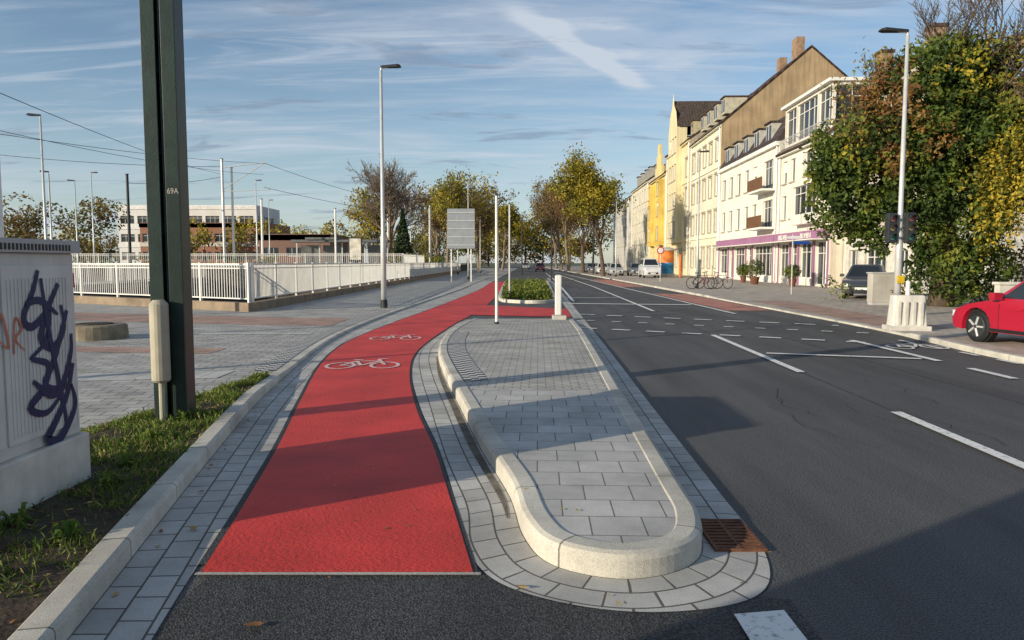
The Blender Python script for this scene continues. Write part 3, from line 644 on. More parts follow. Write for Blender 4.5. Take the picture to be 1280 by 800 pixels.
# ivy-clad tree on the right
e = empty("ivy_covered_tree"); mb = MB(); tips = []
mb.tube([(15.2, 26.2, 0), (15.3, 26.2, 2.5), (14.9, 26.3, 5), (14.6, 26.2, 7.2)], [.42, .34, .26, .12], 10, 0)
for (q, d, L) in (((15, 26.2, 3), (-1, -.1, .5), 3.2), ((15, 26.2, 4.2), (-.7, .2, .9), 3.1), ((14.9, 26.2, 5), (.7, 0, 1), 3.6), ((14.9, 26.2, 6.2), (.1, .1, 1), 3.4), ((14.9, 26.2, 6.4), (.9, -.2, 1), 3.4), ((15, 26.2, 6.2), (.5, .4, 1), 3.6)):
    grow(mb, q, d, L, .13, 1, tips, (0, 5, 5, 4, 3), .6, .12, 0, .010, .58)
mb.build("trunk_and_branches", [BARK], e, smooth=True)
mb = MB()
def clump(cx, cy, cz, r, n, mi0, ls=.085, sq=1.0, th=-.10):
    P = []; mi = []
    for _ in range(n):
        v = Vector((rng.gauss(0, 1), rng.gauss(0, 1), rng.gauss(0, 1))).normalized(); q = rng.random()**.33
        bump = 1+.40*noise.noise(v*2.4+Vector((cx, cy, cz)))
        p = Vector((cx+v.x*r*q*bump, cy+v.y*r*q*bump, cz+v.z*r*sq*q*bump))
        if noise.noise(p*1.3) < th: continue
        if p.z < .05: continue
        P.append(p); k = noise.noise(p*1.1+Vector((9, 0, 0)))*2.4+rng.uniform(-.7, .7)+1.1; mi.append(mi0+int(min(2, max(0, k))))
    leafquads(mb, P, ls, mi)
for (cx, cz, r, dy) in ((11.7,5.3,1.4,0),(11.5,3.7,1.15,.2),(13.0,5.4,1.6,-.2),(14.3,7.3,1.6,0),(15.8,8.2,1.3,.1),(15.2,5.8,1.9,-.2),(15.6,3.3,1.7,0),(15.3,1.2,1.25,-.1),(13.2,3.0,1.2,0),(16.7,7.3,1.4,.3),(17.0,4.6,1.6,.5),(12.3,4.3,1.3,-.3),(14.3,4.2,1.4,-.4),(16.6,1.5,1.2,.2),(15.0,8.4,1.2,0),(17.4,8.0,1.1,.3),(11.1,4.5,.8,0),(14.8,2.1,1.0,0),(11.2,5.8,.7,.1),(12.1,2.9,.8,.1),(13.9,6.1,1.3,-.6),(16.2,5.9,1.4,-.6),(17.8,6.6,1.3,.2)):
    clump(cx, 26.2+dy, cz, r, int(1650*r*r), 0, .095, th=-.20)
for (cx, cz, r, dy) in ((12.8,7.0,1.0,-.2),(12.5,6.4,.9,-.5),(13.3,6.6,.9,-1.1),(13.2,7.9,.8,0),(12.7,5.0,.6,-1.4),(14.0,5.6,.6,-1.6),(18,6.6,.7,-.6)):
    clump(cx, 26.2+dy, cz, r, int(1100*r*r), 3, .085, th=-.02)
for (cx, cz, r, dy) in ((15.6,8.0,1.0,-1.0),(16.8,6.0,1.0,-1.0),(14.4,7.4,.8,-1.3),(15.4,4.4,.9,-1.5),(11.6,5.4,.7,-1.0)):
    clump(cx, 26.2+dy, cz, r, int(600*r*r), 6, .085, th=.02)
P = [t+Vector((rng.gauss(0, .2), rng.gauss(0, .2), rng.gauss(0, .2))) for t in tips for k in range(2) if 5.5 < t.z < 9.3]
leafquads(mb, P, .07, [rng.choice([3, 4, 5, 1, 2, 6, 7]) for _ in P])
mb.build("leaves", FOL['green']+FOL['orange']+FOL['yellow'], e)
e = empty("weeping_tree"); mb = MB(); mb.tube([(17.2, 24.3, 0), (17.1, 24.3, 4), (16.9, 24.3, 5.6)], [.3, .22, .1], 8); tips = []
grow(mb, (17.1, 24.3, 4.2), (-.2, 0, 1), 2.2, .14, 1, tips, (0, 6, 4, 3), .8, .1, 0, .012); mb.build("trunk_and_branches", [BARK], e)
mb = MB(); P = []; mi = []
for k in range(330):
    a = rng.random()*6.3; rr = 1.9*math.sqrt(rng.random()); sx = 17.2+rr*math.cos(a); sy = 24.2+rr*math.sin(a)*.8; top = 6.2-.30*rr*rr+rng.uniform(-.4, .3); L = rng.uniform(1.2, 3.6); sh = rng.randrange(3)
    for j in range(int(L*20)):
        P.append((sx+rng.gauss(0, .06), sy+rng.gauss(0, .06), top-L*rng.random())); mi.append(3+sh if rng.random() < .7 else (0 if rng.random() < .4 else 1 if rng.random() < .6 else 2))
leafquads(mb, P, .07, mi); mb.build("leaves", FOL['green']+FOL['yellow'], e)
mb = MB()
for (cx, cy, cz, r) in ((17.5,27,.8,1.0),(18.8,28,1.0,1.2),(14.3,27.4,.5,.7),(20.5,28,1.3,1.5),(12.9,29.5,.5,.6)): clump(cx, cy, cz, r, int(1100*r*r), 3*rng.choice([0, 0, 1]), .07)
mb.build("shrub", FOL['green']+FOL['brown'])

# ------------------------------------------------------------------ buildings
def frame(org, u, n): return Vector(org), Vector(u), Vector(n)
def obox(mb, fr, u0, u1, v0, v1, n0, n1, m=0):
    o, u, n = fr; vs = []
    for (a, b, c) in ((u0,v0,n0),(u1,v0,n0),(u1,v0,n1),(u0,v0,n1),(u0,v1,n0),(u1,v1,n0),(u1,v1,n1),(u0,v1,n1)):
        vs.append(o+u*a+Vector((0, 0, 1))*b+n*c)
    mb.add(vs, [(0,1,2,3),(7,6,5,4),(0,4,5,1),(1,5,6,2),(2,6,7,3),(3,7,4,0)], m)
def facade(W, G_, fr, width, height, ops, wm=0, v00=0, surround=False):
    us = sorted(set([0, width]+[a for o in ops for a in (o[0], o[0]+o[2])])); vs_ = sorted(set([v00, height]+[a for o in ops for a in (o[1], o[1]+o[3])]))
    o_, u, n = fr; up = Vector((0, 0, 1))
    for i in range(len(us)-1):
        for j in range(len(vs_)-1):
            cu = (us[i]+us[i+1])/2; cv = (vs_[j]+vs_[j+1])/2
            if any(q[0] < cu < q[0]+q[2] and q[1] < cv < q[1]+q[3] for q in ops): continue
            W.add([o_+u*us[i]+up*vs_[j], o_+u*us[i+1]+up*vs_[j], o_+u*us[i+1]+up*vs_[j+1], o_+u*us[i]+up*vs_[j+1]], [(0, 1, 2, 3)], wm)
    for q in ops:
        a, b, w, h = q[:4]; kind = q[4] if len(q) > 4 else 'w'; D = .2
        c = [o_+u*a+up*b, o_+u*(a+w)+up*b, o_+u*(a+w)+up*(b+h), o_+u*a+up*(b+h)]; ci = [p-n*D for p in c]
        W.add(c+ci, [(0, 4, 5, 1), (1, 5, 6, 2), (2, 6, 7, 3), (3, 7, 4, 0)], wm)
        gm = 0 if (kind == 's' or rng.random() < .7) else 1
        G_.add(ci, [(0, 1, 2, 3)], gm)
        t = .05
        obox(G_, fr, a, a+t, b, b+h, -D+.004, -D+.06, 2); obox(G_, fr, a+w-t, a+w, b, b+h, -D+.004, -D+.06, 2)
        obox(G_, fr, a+t, a+w-t, b, b+t, -D+.004, -D+.06, 2); obox(G_, fr, a+t, a+w-t, b+h-t, b+h, -D+.004, -D+.06, 2)
        nm = 1 if w < 1.7 else int(w/1.1)
        for k in range(1, nm+1):
            if w > .8: x = a+w*k/(nm+1); obox(G_, fr, x-.022, x+.022, b+t, b+h-t, -D+.006, -D+.05, 2)
        if kind == 's' and h > 1.2: obox(G_, fr, a+t, a+w-t, b+h*.72, b+h*.72+.05, -D+.005, -D+.055, 2)
        if kind == 'w':
            obox(G_, fr, a-.1, a+w+.1, b-.10, b-.003, -.02, .10, 3)
            if surround:
                obox(G_, fr, a-.16, a-.003, b, b+h+.1, .002, .07, 3); obox(G_, fr, a+w+.003, a+w+.16, b, b+h+.1, .002, .07, 3); obox(G_, fr, a-.22, a+w+.22, b+h+.103, b+h+.30, .002, .14, 3)
            elif rng.random() < .3: obox(G_, fr, a+t, a+w-t, b+h*rng.uniform(.45, .75), b+h-t, -D+.01, -D+.07, 2)   # half lowered roller blind
HR = math.radians(-92.0)
def house(name, x, y_far, W, D, H, ridge, wall, ops, roofc, extra=None, side_ops=(), sidec=None, base_z=.04, roofstyle='gable', surround=False, stone=(.42, .38, .30)):
    e = empty(name, (x, y_far, base_z), HR)
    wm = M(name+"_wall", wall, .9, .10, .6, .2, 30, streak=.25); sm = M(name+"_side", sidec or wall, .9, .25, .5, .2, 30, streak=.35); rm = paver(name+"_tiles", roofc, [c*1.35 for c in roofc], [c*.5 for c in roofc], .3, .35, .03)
    Wb = MB(); Gb = MB(); ff = frame((0, 0, 0), (1, 0, 0), (0, -1, 0)); fs = frame((W, 0, 0), (0, 1, 0), (1, 0, 0))
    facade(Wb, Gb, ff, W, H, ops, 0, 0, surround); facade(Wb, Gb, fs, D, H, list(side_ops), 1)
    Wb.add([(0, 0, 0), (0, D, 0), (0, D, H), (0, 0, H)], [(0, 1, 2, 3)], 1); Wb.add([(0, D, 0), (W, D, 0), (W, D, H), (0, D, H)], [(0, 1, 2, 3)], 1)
    R = MB()
    if roofstyle == 'gable':
        for xx in (0, W): Wb.add([(xx, 0, H), (xx, D, H), (xx, D/2, ridge)], [(0, 1, 2)], 1)
        ov = .35; sl = (ridge-H)/(D/2)
        for s in (0, 1):
            y0 = -ov if s == 0 else D+ov; z0 = H-ov*sl
            R.add([(-.1, y0, z0+.05), (W+.1, y0, z0+.05), (W+.1, D/2, ridge+.05), (-.1, D/2, ridge+.05), (-.1, y0, z0+.22), (W+.1, y0, z0+.22), (W+.1, D/2, ridge+.22), (-.1, D/2, ridge+.22)], [(0,1,2,3),(4,5,6,7),(0,1,5,4),(1,2,6,5),(3,0,4,7)])
    else:
        z1 = ridge; y1 = (ridge-H)*.55; zt = ridge+.9
        R.add([(-.05, -.2, H+.02), (W+.05, -.2, H+.02), (W+.05, y1, z1), (-.05, y1, z1), (-.05, D/2, zt), (W+.05, D/2, zt), (-.05, D-y1, z1), (W+.05, D-y1, z1), (-.05, D+.1, H+.02), (W+.05, D+.1, H+.02)],
              [(0,1,2,3),(3,2,5,4),(4,5,7,6),(6,7,9,8),(1,9,7,5,2),(0,3,4,6,8)])
    T = MB(); obox(T, ff, -.02, W+.02, H-.32, H-.02, .003, .30, 0)
    T.tube([(W-.25, -.12, .1), (W-.25, -.12, H-.3)], .05, 6, 1); T.tube([(.25, -.12, .1), (.25, -.12, H-.3)], .05, 6, 1)
    if extra: extra(Wb, Gb, R, T, ff)
    Wb.build("walls", [wm, sm], e); Gb.build("windows", [GLASS, GLASSL, WHITE, M(name+"_stone", stone, .9)], e); R.build("roof", [rm, M(name+"_dormer", [c*.6 for c in wall], .8), GLASS, WHITE, M(name+"_chimney", (.30, .20, .13), .9, .3, 2)], e); T.build("trim", [M(name+"_cornice", [min(.8, c*1.05) for c in wall], .8), GALV, M(name+"_accent", (.33, .16, .27), .6, .1, 1), M(name+"_brown", (.16, .08, .04), .7)], e)
    return e
def dormers(R, xs, z, w=1.3, h=1.5, yf=.35, dep=2.2):
    for x in xs:
        R.box(x-w/2, x+w/2, yf, yf+dep, z, z+h, 1); R.box(x-w/2-.12, x+w/2+.12, yf-.15, yf+dep+.1, z+h, z+h+.12, 0)
        R.add([(x-w/2+.15, yf-.01, z+.2), (x+w/2-.15, yf-.01, z+.2), (x+w/2-.15, yf-.01, z+h-.15), (x-w/2+.15, yf-.01, z+h-.15)], [(0, 1, 2, 3)], 2)
        R.box(x-.03, x+.03, yf-.03, yf-.012, z+.2, z+h-.15, 3)
def exA(Wb, Gb, R, T, ff):
    obox(T, ff, .02, 9.98, 3.05, 3.65, .01, .30, 2); obox(T, ff, .02, 9.98, 2.98, 3.04, .01, 1.1, 0)
    for x in (.05, 2.72, 4.4, 7.3, 9.6): obox(T, ff, x, x+.25, .0, 2.97, .004, .10, 2)
    f2 = frame((4.4, -.6, 0), (1, 0, 0), (0, -1, 0)); facade(Wb, Gb, f2, 4.8, 7.0, [(.3, 4.75, 4.2, 1.9, 's')], 0, 4.1)
    for xx in (4.4, 9.2): Wb.add([(xx, 0, 4.1), (xx, -.6, 4.1), (xx, -.6, 7), (xx, 0, 7)], [(0, 1, 2, 3)])
    Wb.add([(4.4, -.6, 7), (9.2, -.6, 7), (9.2, 0, 7.05), (4.4, 0, 7.05)], [(0, 1, 2, 3)]); Wb.add([(4.4, -.6, 4.1), (9.2, -.6, 4.1), (9.2, 0, 4.1), (4.4, 0, 4.1)], [(3, 2, 1, 0)])
    f3 = frame((.6, .1, 9.6), (1, 0, 0), (0, -1, 0)); facade(Wb, Gb, f3, 8.8, 3.1, [(.15, .45, 2.15, 2.45, 's'), (2.45, .45, 3.8, 2.45, 's'), (6.4, .45, 2.25, 2.45, 's')])
    f4 = frame((9.4, .1, 9.6), (0, 1, 0), (1, 0, 0)); facade(Wb, Gb, f4, 3.6, 3.1, [(.2, .45, 3.1, 2.45, 's')])
    R.box(.4, 9.6, -.2, 3.9, 12.7, 12.9, 3)
    for (cx, cy) in ((3.0, 6.0), (8.6, 6.6)): R.box(cx-.5, cx+.5, cy-.4, cy+.4, 13.2, 16.2, 4); R.box(cx-.58, cx+.58, cy-.48, cy+.48, 16.0, 16.2, 0)
    fb = frame((0, -.1, 9.6), (1, 0, 0), (0, -1, 0)); obox(T, fb, .2, 9.8, .85, .9, 0, .05, 1)
    for k in range(40): obox(T, fb, .25+k*.24, .27+k*.24, 0, .85, .01, .03, 1)
opsA = [(.4, .5, 2.2, 2.4, 's'), (3.0, .1, 1.3, 2.8, 's'), (4.7, .5, 2.5, 2.4, 's'), (7.6, .1, 1.9, 2.8, 's'), (.6, 4.7, 1.0, 1.7), (2.4, 4.7, 1.0, 1.7), (.6, 7.3, 1.0, 1.6), (2.3, 7.3, 1.0, 1.6), (5.0, 7.4, 1.5, 1.6), (7.3, 7.4, 1.5, 1.6)]
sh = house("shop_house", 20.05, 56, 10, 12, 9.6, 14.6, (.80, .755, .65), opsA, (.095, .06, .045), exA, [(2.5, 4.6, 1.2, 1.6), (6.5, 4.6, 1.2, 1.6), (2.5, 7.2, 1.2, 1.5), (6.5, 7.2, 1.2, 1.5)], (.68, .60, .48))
for (txt, tx, sz) in (("EISCAFE", 1.0, .52), ("BLUMEN", 5.6, .50)):
    fc = bpy.data.curves.new("shop_lettering", 'FONT'); fc.body = txt; fc.size = sz; fc.extrude = .02
    fo = bpy.data.objects.new("shop_lettering", fc); scene.collection.objects.link(fo); fo.parent = sh; fo.location = (tx, -.325, 3.16); fo.rotation_euler = (math.pi/2, 0, 0); fc.materials.append(WHITE)
def exB(Wb, Gb, R, T, ff):
    obox(T, ff, .02, 17.98, 3.05, 3.65, .01, .28, 2); obox(T, ff, .02, 17.98, 2.98, 3.04, .01, .9, 0)
    for x in (.1, 3.8, 5.6, 9.7, 11.6, 17.2): obox(T, ff, x, x+.25, .0, 2.97, .004, .10, 2)
    dormers(R, (2, 5.2, 8.4, 11.6, 14.8), 10.9, 1.5, 1.5, .15)
    for z in (4.5, 7.4):
        obox(T, ff, 13.6, 17.4, z-.4, z-.25, .01, 1.1, 0); obox(T, ff, 13.6, 17.4, z-.25, z+.65, 1.05, 1.1, 3)
    R.box(4, 5, 6, 6.8, 13, 15.4, 4); R.box(12, 13, 6, 6.8, 13, 15.2, 4)
opsB = [(.5, .5, 3.2, 2.4, 's'), (4.2, .1, 1.3, 2.8, 's'), (6.0, .5, 3.5, 2.4, 's'), (10.2, .1, 1.3, 2.8, 's'), (12, .5, 4.8, 2.4, 's')]
for z in (4.5, 7.6):
    for x in (1, 3.6, 6.2, 8.8, 11.2): opsB.append((x, z, 1.25, 1.85))
    opsB.append((14.2, z-.2, 2.4, 2.1, 's'))
house("white_apartment_house", 20.6, 74, 18, 12, 10.6, 13.0, (.80, .765, .67), opsB, (.065, .05, .05), exB, roofstyle='mansard')
def rows(W, n, zs, w=1.3, h=2.05):
    return [(W*(k+.5)/n-w/2, z, w, h) for z in zs for k in range(n)]
def exC(Wb, Gb, R, T, ff):
    dormers(R, (2.5, 5.6, 8.8, 12), 16.4, 1.5, 1.6, .6)
    for z in (4.1, 11): obox(T, ff, -.01, 14.01, z, z+.2, .004, .12, 0)
    R.box(5, 6, 8, 8.8, 20, 23.6, 4); R.box(11, 12.4, 7.6, 8.4, 20.5, 23.9, 4)
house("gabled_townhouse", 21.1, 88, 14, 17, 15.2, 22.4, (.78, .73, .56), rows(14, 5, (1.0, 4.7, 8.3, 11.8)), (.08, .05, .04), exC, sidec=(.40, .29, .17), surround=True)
def exD(Wb, Gb, R, T, ff):
    f2 = frame((4.5, -.7, 0), (1, 0, 0), (0, -1, 0)); facade(Wb, Gb, f2, 6, 18.2, [(.7, z, 1.3, 2.0) for z in (4.7, 8.3, 11.8, 15.2)]+[(2.4, z, 1.3, 2.0) for z in (4.7, 8.3, 11.8, 15.2)]+[(4.1, z, 1.3, 2.0) for z in (4.7, 8.3, 11.8, 15.2)], 0, 4.0)
    for xx in (4.5, 10.5): Wb.add([(xx, 0.5, 4), (xx, -.7, 4), (xx, -.7, 18.2), (xx, .5, 18.2)], [(0, 1, 2, 3)])
    Wb.add([(4.5, -.7, 18.2), (10.5, -.7, 18.2), (9.6, -.7, 20.2), (8.2, -.7, 21.2), (7.5, -.7, 22.9), (6.8, -.7, 21.2), (5.4, -.7, 20.2)], [(0, 1, 2, 3, 4, 5, 6)])
    R.add([(4.3, -.6, 18.2), (7.5, -.6, 21.9), (10.7, -.6, 18.2), (4.3, 6, 18.2), (7.5, 6, 21.9), (10.7, 6, 18.2)], [(0, 1, 4, 3), (1, 2, 5, 4)])
    for z in (4.1, 11): obox(T, ff, -.01, 15.01, z, z+.2, .004, .12, 0)
    dormers(R, (1.8, 13), 16.8, 1.4, 1.5, .6)
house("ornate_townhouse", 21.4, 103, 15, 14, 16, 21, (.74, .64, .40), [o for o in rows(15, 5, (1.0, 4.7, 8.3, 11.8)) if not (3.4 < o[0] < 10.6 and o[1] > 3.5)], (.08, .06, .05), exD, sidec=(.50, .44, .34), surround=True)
def exE(Wb, Gb, R, T, ff):
    for bx in (2.2, 10.2):
        f2 = frame((bx, -.8, 0), (1, 0, 0), (0, -1, 0)); facade(Wb, Gb, f2, 2.8, 13.2, [(.5, z, 1.8, 2.0) for z in (4.7, 8.1, 11.0)], 1, 4.0)
        for xx in (bx, bx+2.8): Wb.add([(xx, 0, 4), (xx, -.8, 4), (xx, -.8, 13.2), (xx, 0, 13.2)], [(0, 1, 2, 3)], 1)
    # stepped street gable
    for (a_, b_, z0_, z1_) in ((4.6, 10.4, 14, 15.6), (5.6, 9.4, 15.6, 17.2), (6.6, 8.4, 17.2, 18.8)): obox(Wb, ff, a_, b_, z0_, z1_, -.3, .02, 0)
    dormers(R, (2.5, 12.5), 14.6, 1.6, 1.8, .3); obox(T, ff, -.01, 15.01, 3.9, 4.1, .004, .12, 0)
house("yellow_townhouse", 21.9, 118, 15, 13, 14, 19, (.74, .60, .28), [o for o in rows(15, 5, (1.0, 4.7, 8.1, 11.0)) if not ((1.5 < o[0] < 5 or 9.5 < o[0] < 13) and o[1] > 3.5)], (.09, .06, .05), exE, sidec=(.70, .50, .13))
house("cream_townhouse", 22.3, 138, 20, 13, 14.5, 19, (.66, .61, .48), rows(20, 7, (1.0, 4.7, 8.3, 11.4)), (.08, .06, .05), lambda Wb, Gb, R, T, ff: dormers(R, (3, 8, 13, 17), 15.2, 1.5, 1.6, .5))
house("grey_townhouse", 22.6, 165, 27, 13, 13.5, 18, (.52, .50, .45), rows(27, 9, (1.0, 4.7, 8.0, 10.9)), (.06, .055, .055))
e = empty("garage_annex", (20.5, 46-.1, .04), HR); Wb = MB(); Gb = MB(); ff = frame((0, 0, 0), (1, 0, 0), (0, -1, 0)); facade(Wb, Gb, ff, 9, 3.2, [(.8, .9, 1.2, 1.4), (3, .1, 2.6, 2.4, 's'), (6.6, .9, 1.4, 1.3)]); facade(Wb, Gb, frame((9, 0, 0), (0, 1, 0), (1, 0, 0)), 9, 3.2, [(2, .9, 1.4, 1.3)])
Wb.build("walls", [M("annex_wall", (.66, .62, .54), .9, streak=.3)], e); Gb.build("windows", [GLASS, GLASSL, WHITE, CONC], e); m = MB(); m.box(-.1, 9.2, -.2, 9, 3.2, 3.42); m.build("roof", [CONC], e)
def flatbuilding(name, x0, x1, y, H, wall, band, z0=0, rowsz=(1, 4.4, 7.8), step=3.2, ww=2.6, hh=1.5):
    e = empty(name, (x0, y, z0)); W_ = x1-x0; Wb = MB(); Gb = MB(); ff = frame((0, 0, 0), (1, 0, 0), (0, -1, 0))
    ops = [(k*step+.4, z, ww, hh, 's') for z in rowsz for k in range(int(W_/step))]
    facade(Wb, Gb, ff, W_, H, ops); facade(Wb, Gb, frame((W_, 0, 0), (0, 1, 0), (1, 0, 0)), 14, H, [(1+k*step, z, ww, hh, 's') for z in rowsz for k in range(3)])
    Wb.add([(0, 0, H), (W_, 0, H), (W_, 14, H), (0, 14, H)], [(0, 1, 2, 3)]); Wb.build("walls", [M(name+"_w", wall, .85, .1, .3)], e); Gb.build("windows", [GLASS, GLASSL, WHITE, CONC], e)
    m = MB()
    for z in (H-.8, 3.4, 6.8):
        if z <= H: m.box(-.1, W_+.1, -.15, .0-.004, z, z+.7)
    m.build("bands", [M(name+"_b", band, .8)], e)
flatbuilding("office_building", -74, -48, 140, 11.3, (.66, .64, .60), (.72, .70, .66), 1.0); flatbuilding("brick_building", -66, -43.5, 132, 7.6, (.28, .14, .09), (.55, .50, .44), 1.0, (1, 4.2))
flatbuilding("brick_building", -34, -24.5, 100, 4.2, (.22, .13, .10), (.30, .27, .23), 1.2, (1.2,), 3.2, 2.2, 1.2)
e = empty("tram_shelter", (-19, 82, 1.2)); m = MB(); m.box(-5, 5.5, -1.3, 1.3, 2.6, 2.85); m.box(-3.4, 0, -1.5, 1.5, 2.86, 3.1); m.build("roof", [M("shelter_roof", (.14, .14, .14), .6)], e)
m = MB(); [m.box(-4.8+k*2.5, -4.68+k*2.5, -.06, .06, 0, 2.6) for k in range(5)]; m.build("posts", [GALV], e); m = MB(); [m.box(-4.6+k*2.5, -2.4+k*2.5, 1.0, 1.03, .3, 2.3) for k in range(4)]; m.build("glass_panels", [GLASSL], e)
e = empty("advertising_display", (-13.9, 66, 1.2)); m = MB(); m.box(-.6, .6, -.12, .12, .5, 2.6); m.box(-.1, .1, -.08, .08, 0, .5); m.build("case", [DARKM], e, bevel=.03); m = MB(); m.box(-.5, .5, -.135, -.122, .62, 2.5); m.build("poster", [M("poster", (.6, .55, .45), .4, .5, 1.5)], e)

# ------------------------------------------------------------------ cars
import bmesh
def car(name, x, y, rz, paint, L=4.0, W=1.68, H=1.46, z0=.05, van=False):
    e = empty(name, (x, y, z0), rz)
    pm = M(name+"_paint", paint, .25, .05, 1, spec=.6); pm.node_tree.nodes["Principled BSDF"].inputs["Coat Weight"].default_value = .6
    s = L/4.0; wr = .31; f1, f2 = .78*s, 3.22*s; hb = H*.62
    def arch(cx):
        return [(cx+(wr+.06)*math.cos(t), .30+(wr+.06)*math.sin(t)) for t in [math.radians(-12)+k*math.radians(204)/10 for k in range(11)]][::-1]
    prof = [(.05*s, .24)]+[p for p in arch(f1)]+[p for p in arch(f2)]+[(3.9*s, .24), (3.98*s, .55), (3.93*s, hb-.05), (3.7*s, hb+.03), (1.15*s, hb+.0), (.55*s, hb-.10), (.15*s, hb-.22), (.0, hb-.40), (-.02, .45)]
    tri = tessellate_polygon([[Vector((p[0], p[1], 0)) for p in prof]]); n = len(prof); m = MB()
    vs = [(p[0], -W/2, p[1]) for p in prof]+[(p[0], W/2, p[1]) for p in prof]
    m.add(vs, [tuple(t) for t in tri]+[tuple(i+n for i in reversed(t)) for t in tri]+[(i, (i+1) % n, (i+1) % n+n, i+n) for i in range(n)])
    o = m.build("body", [pm], e)
    bm = bmesh.new(); bm.from_mesh(o.data)
    bmesh.ops.dissolve_limit(bm, angle_limit=.01, verts=bm.verts, edges=bm.edges)
    for v in bm.verts:
        if v.co.x < .3*s: v.co.y *= .86+.14*max(0, v.co.x)/(.3*s)
        if v.co.x > 3.75*s: v.co.y *= .93
    bmesh.ops.recalc_face_normals(bm, faces=bm.faces); bm.to_mesh(o.data); bm.free()
    bv = o.modifiers.new("b", 'BEVEL'); bv.width = .055; bv.segments = 3; bv.limit_method = 'ANGLE'; bv.angle_limit = math.radians(40)
    for p in o.data.polygons: p.use_smooth = True
    hb2 = hb-.02; w0 = W/2-.06; w1 = W/2-.27; rear = 3.75*s if not van else 3.9*s
    b0, t0, t1, b1 = 1.05*s, 1.78*s, 3.15*s if not van else 3.75*s, rear
    g = MB()
    g.add([(b0, -w0, hb2), (b1, -w0, hb2), (t1, -w1, H), (t0, -w1, H), (b0, w0, hb2), (b1, w0, hb2), (t1, w1, H), (t0, w1, H)], [(0,1,2,3),(5,4,7,6),(3,2,6,7),(4,0,3,7),(1,5,6,2)])
    g.build("cabin", [pm], e, bevel=.06)
    g = MB()
    def side(u0, u1, sg):
        pts = []
        for (u, v) in ((u0, .12), (u1, .12), (u1, .86), (u0, .86)):
            bx = b0+(b1-b0)*u; tx = t0+(t1-t0)*u; X = bx+(tx-bx)*v; Yv = (w0+(w1-w0)*v)+.006; pts.append((X, sg*Yv, hb2+(H-hb2)*v))
        g.add(pts, [(0, 1, 2, 3)])
    for sg in (-1, 1): side(.07, .44, sg); side(.48, .80, sg); side(.83, .94, sg)
    for (ba, ta, dx) in ((b0, t0, -.008), (b1, t1, .008)):
        pts = []
        for (v, k) in ((.1, -1), (.1, 1), (.88, 1), (.88, -1)): pts.append((ba+(ta-ba)*v+dx, k*(w0+(w1-w0)*v-.10), hb2+(H-hb2)*v))
        g.add(pts, [(0, 1, 2, 3)])
    g.build("glazing", [GLASS], e)
    wmb = MB()
    for cx in (f1, f2):
        for sg in (-1, 1):
            yo = sg*(W/2-.02); yi = sg*(W/2-.22)
            wmb.tube([(cx, yi, .30), (cx, sg*(W/2-.05), .30), (cx, yo, .30)], [wr, wr, wr-.04], 24, 0); wmb.tube([(cx, yo, .30), (cx, yo+sg*.012, .30)], [wr-.09, wr-.11], 20, 1)
            for k in range(5):
                a = k*2*math.pi/5; wmb.tube([(cx+.04*math.cos(a), yo+sg*.02, .30+.04*math.sin(a)), (cx+.2*math.cos(a), yo+sg*.014, .30+.2*math.sin(a))], .022, 5, 2)
            wmb.tube([(cx, yi, .33), (cx, sg*(W/2-.10), .33)], [wr+.05, wr+.05], 20, 0)
    wmb.build("wheels", [BLACK, DARKM, GALV], e)
    d = MB()
    d.box(-.035, .03, -W*.28, W*.28, .38, .54, 0); d.box(-.045, -.02, -.26, .26, .40, .50, 1)
    for sg in (-1, 1):
        y0 = sg*W*.31; y1 = sg*W*.425; d.box(-.02, .34, min(y0, y1), max(y0, y1), hb-.37, hb-.25, 2)
        d.box(3.90*s, 4.0*s, min(y0, y1), max(y0, y1), hb-.32, hb-.05, 3); ym = sg*(W/2+.07); d.box(1.28*s, 1.42*s, ym-.09, ym+.09, hb+.02, hb+.15, 4)
        for xx in (1.35*s, 2.35*s, 3.2*s): d.box(xx, xx+.012, (W/2-.001) if sg > 0 else -W/2-.003, (W/2+.003) if sg > 0 else -W/2+.001, .32, hb-.06, 0)
        d.box(1.75*s, 1.92*s, min(sg*W/2, sg*(W/2+.025)), max(sg*W/2, sg*(W/2+.025)), hb-.16, hb-.13, 4)
        d.box(1.15*s, 2.85*s, min(sg*(W/2-.02), sg*(W/2+.006)), max(sg*(W/2-.02), sg*(W/2+.006)), .235, .30, 0)
    d.build("lights_and_trim", [BLACK, WHITE, M("headlight", (.7, .72, .75), .1, .1, 5, spec=.9), M("tail_light", (.4, .01, .01), .2), pm], e, bevel=.012)
    return e
car("red_car", 9.78, 15.30, math.radians(-82), (.42, .012, .035), 3.9, 1.64, 1.34)
car("dark_parked_car", 14.6, 30.9, math.radians(60), (.05, .055, .065), 4.2)
car("white_van", 14.1, 74, math.radians(88), (.65, .65, .65), 4.8, 1.8, 1.95, van=True)
car("parked_car", 12.2, 86, math.radians(88), (.40, .41, .42)); car("parked_car", 12.0, 97, math.radians(88), (.6, .6, .6)); car("parked_car", 14.3, 84, math.radians(88), (.15, .16, .18)); car("parked_car", 12.1, 112, math.radians(88), (.2, .21, .24))
car("oncoming_car", 4.9, 128, math.radians(90), (.30, .03, .03)); car("oncoming_car", 3.2, 170, math.radians(90), (.3, .3, .3))

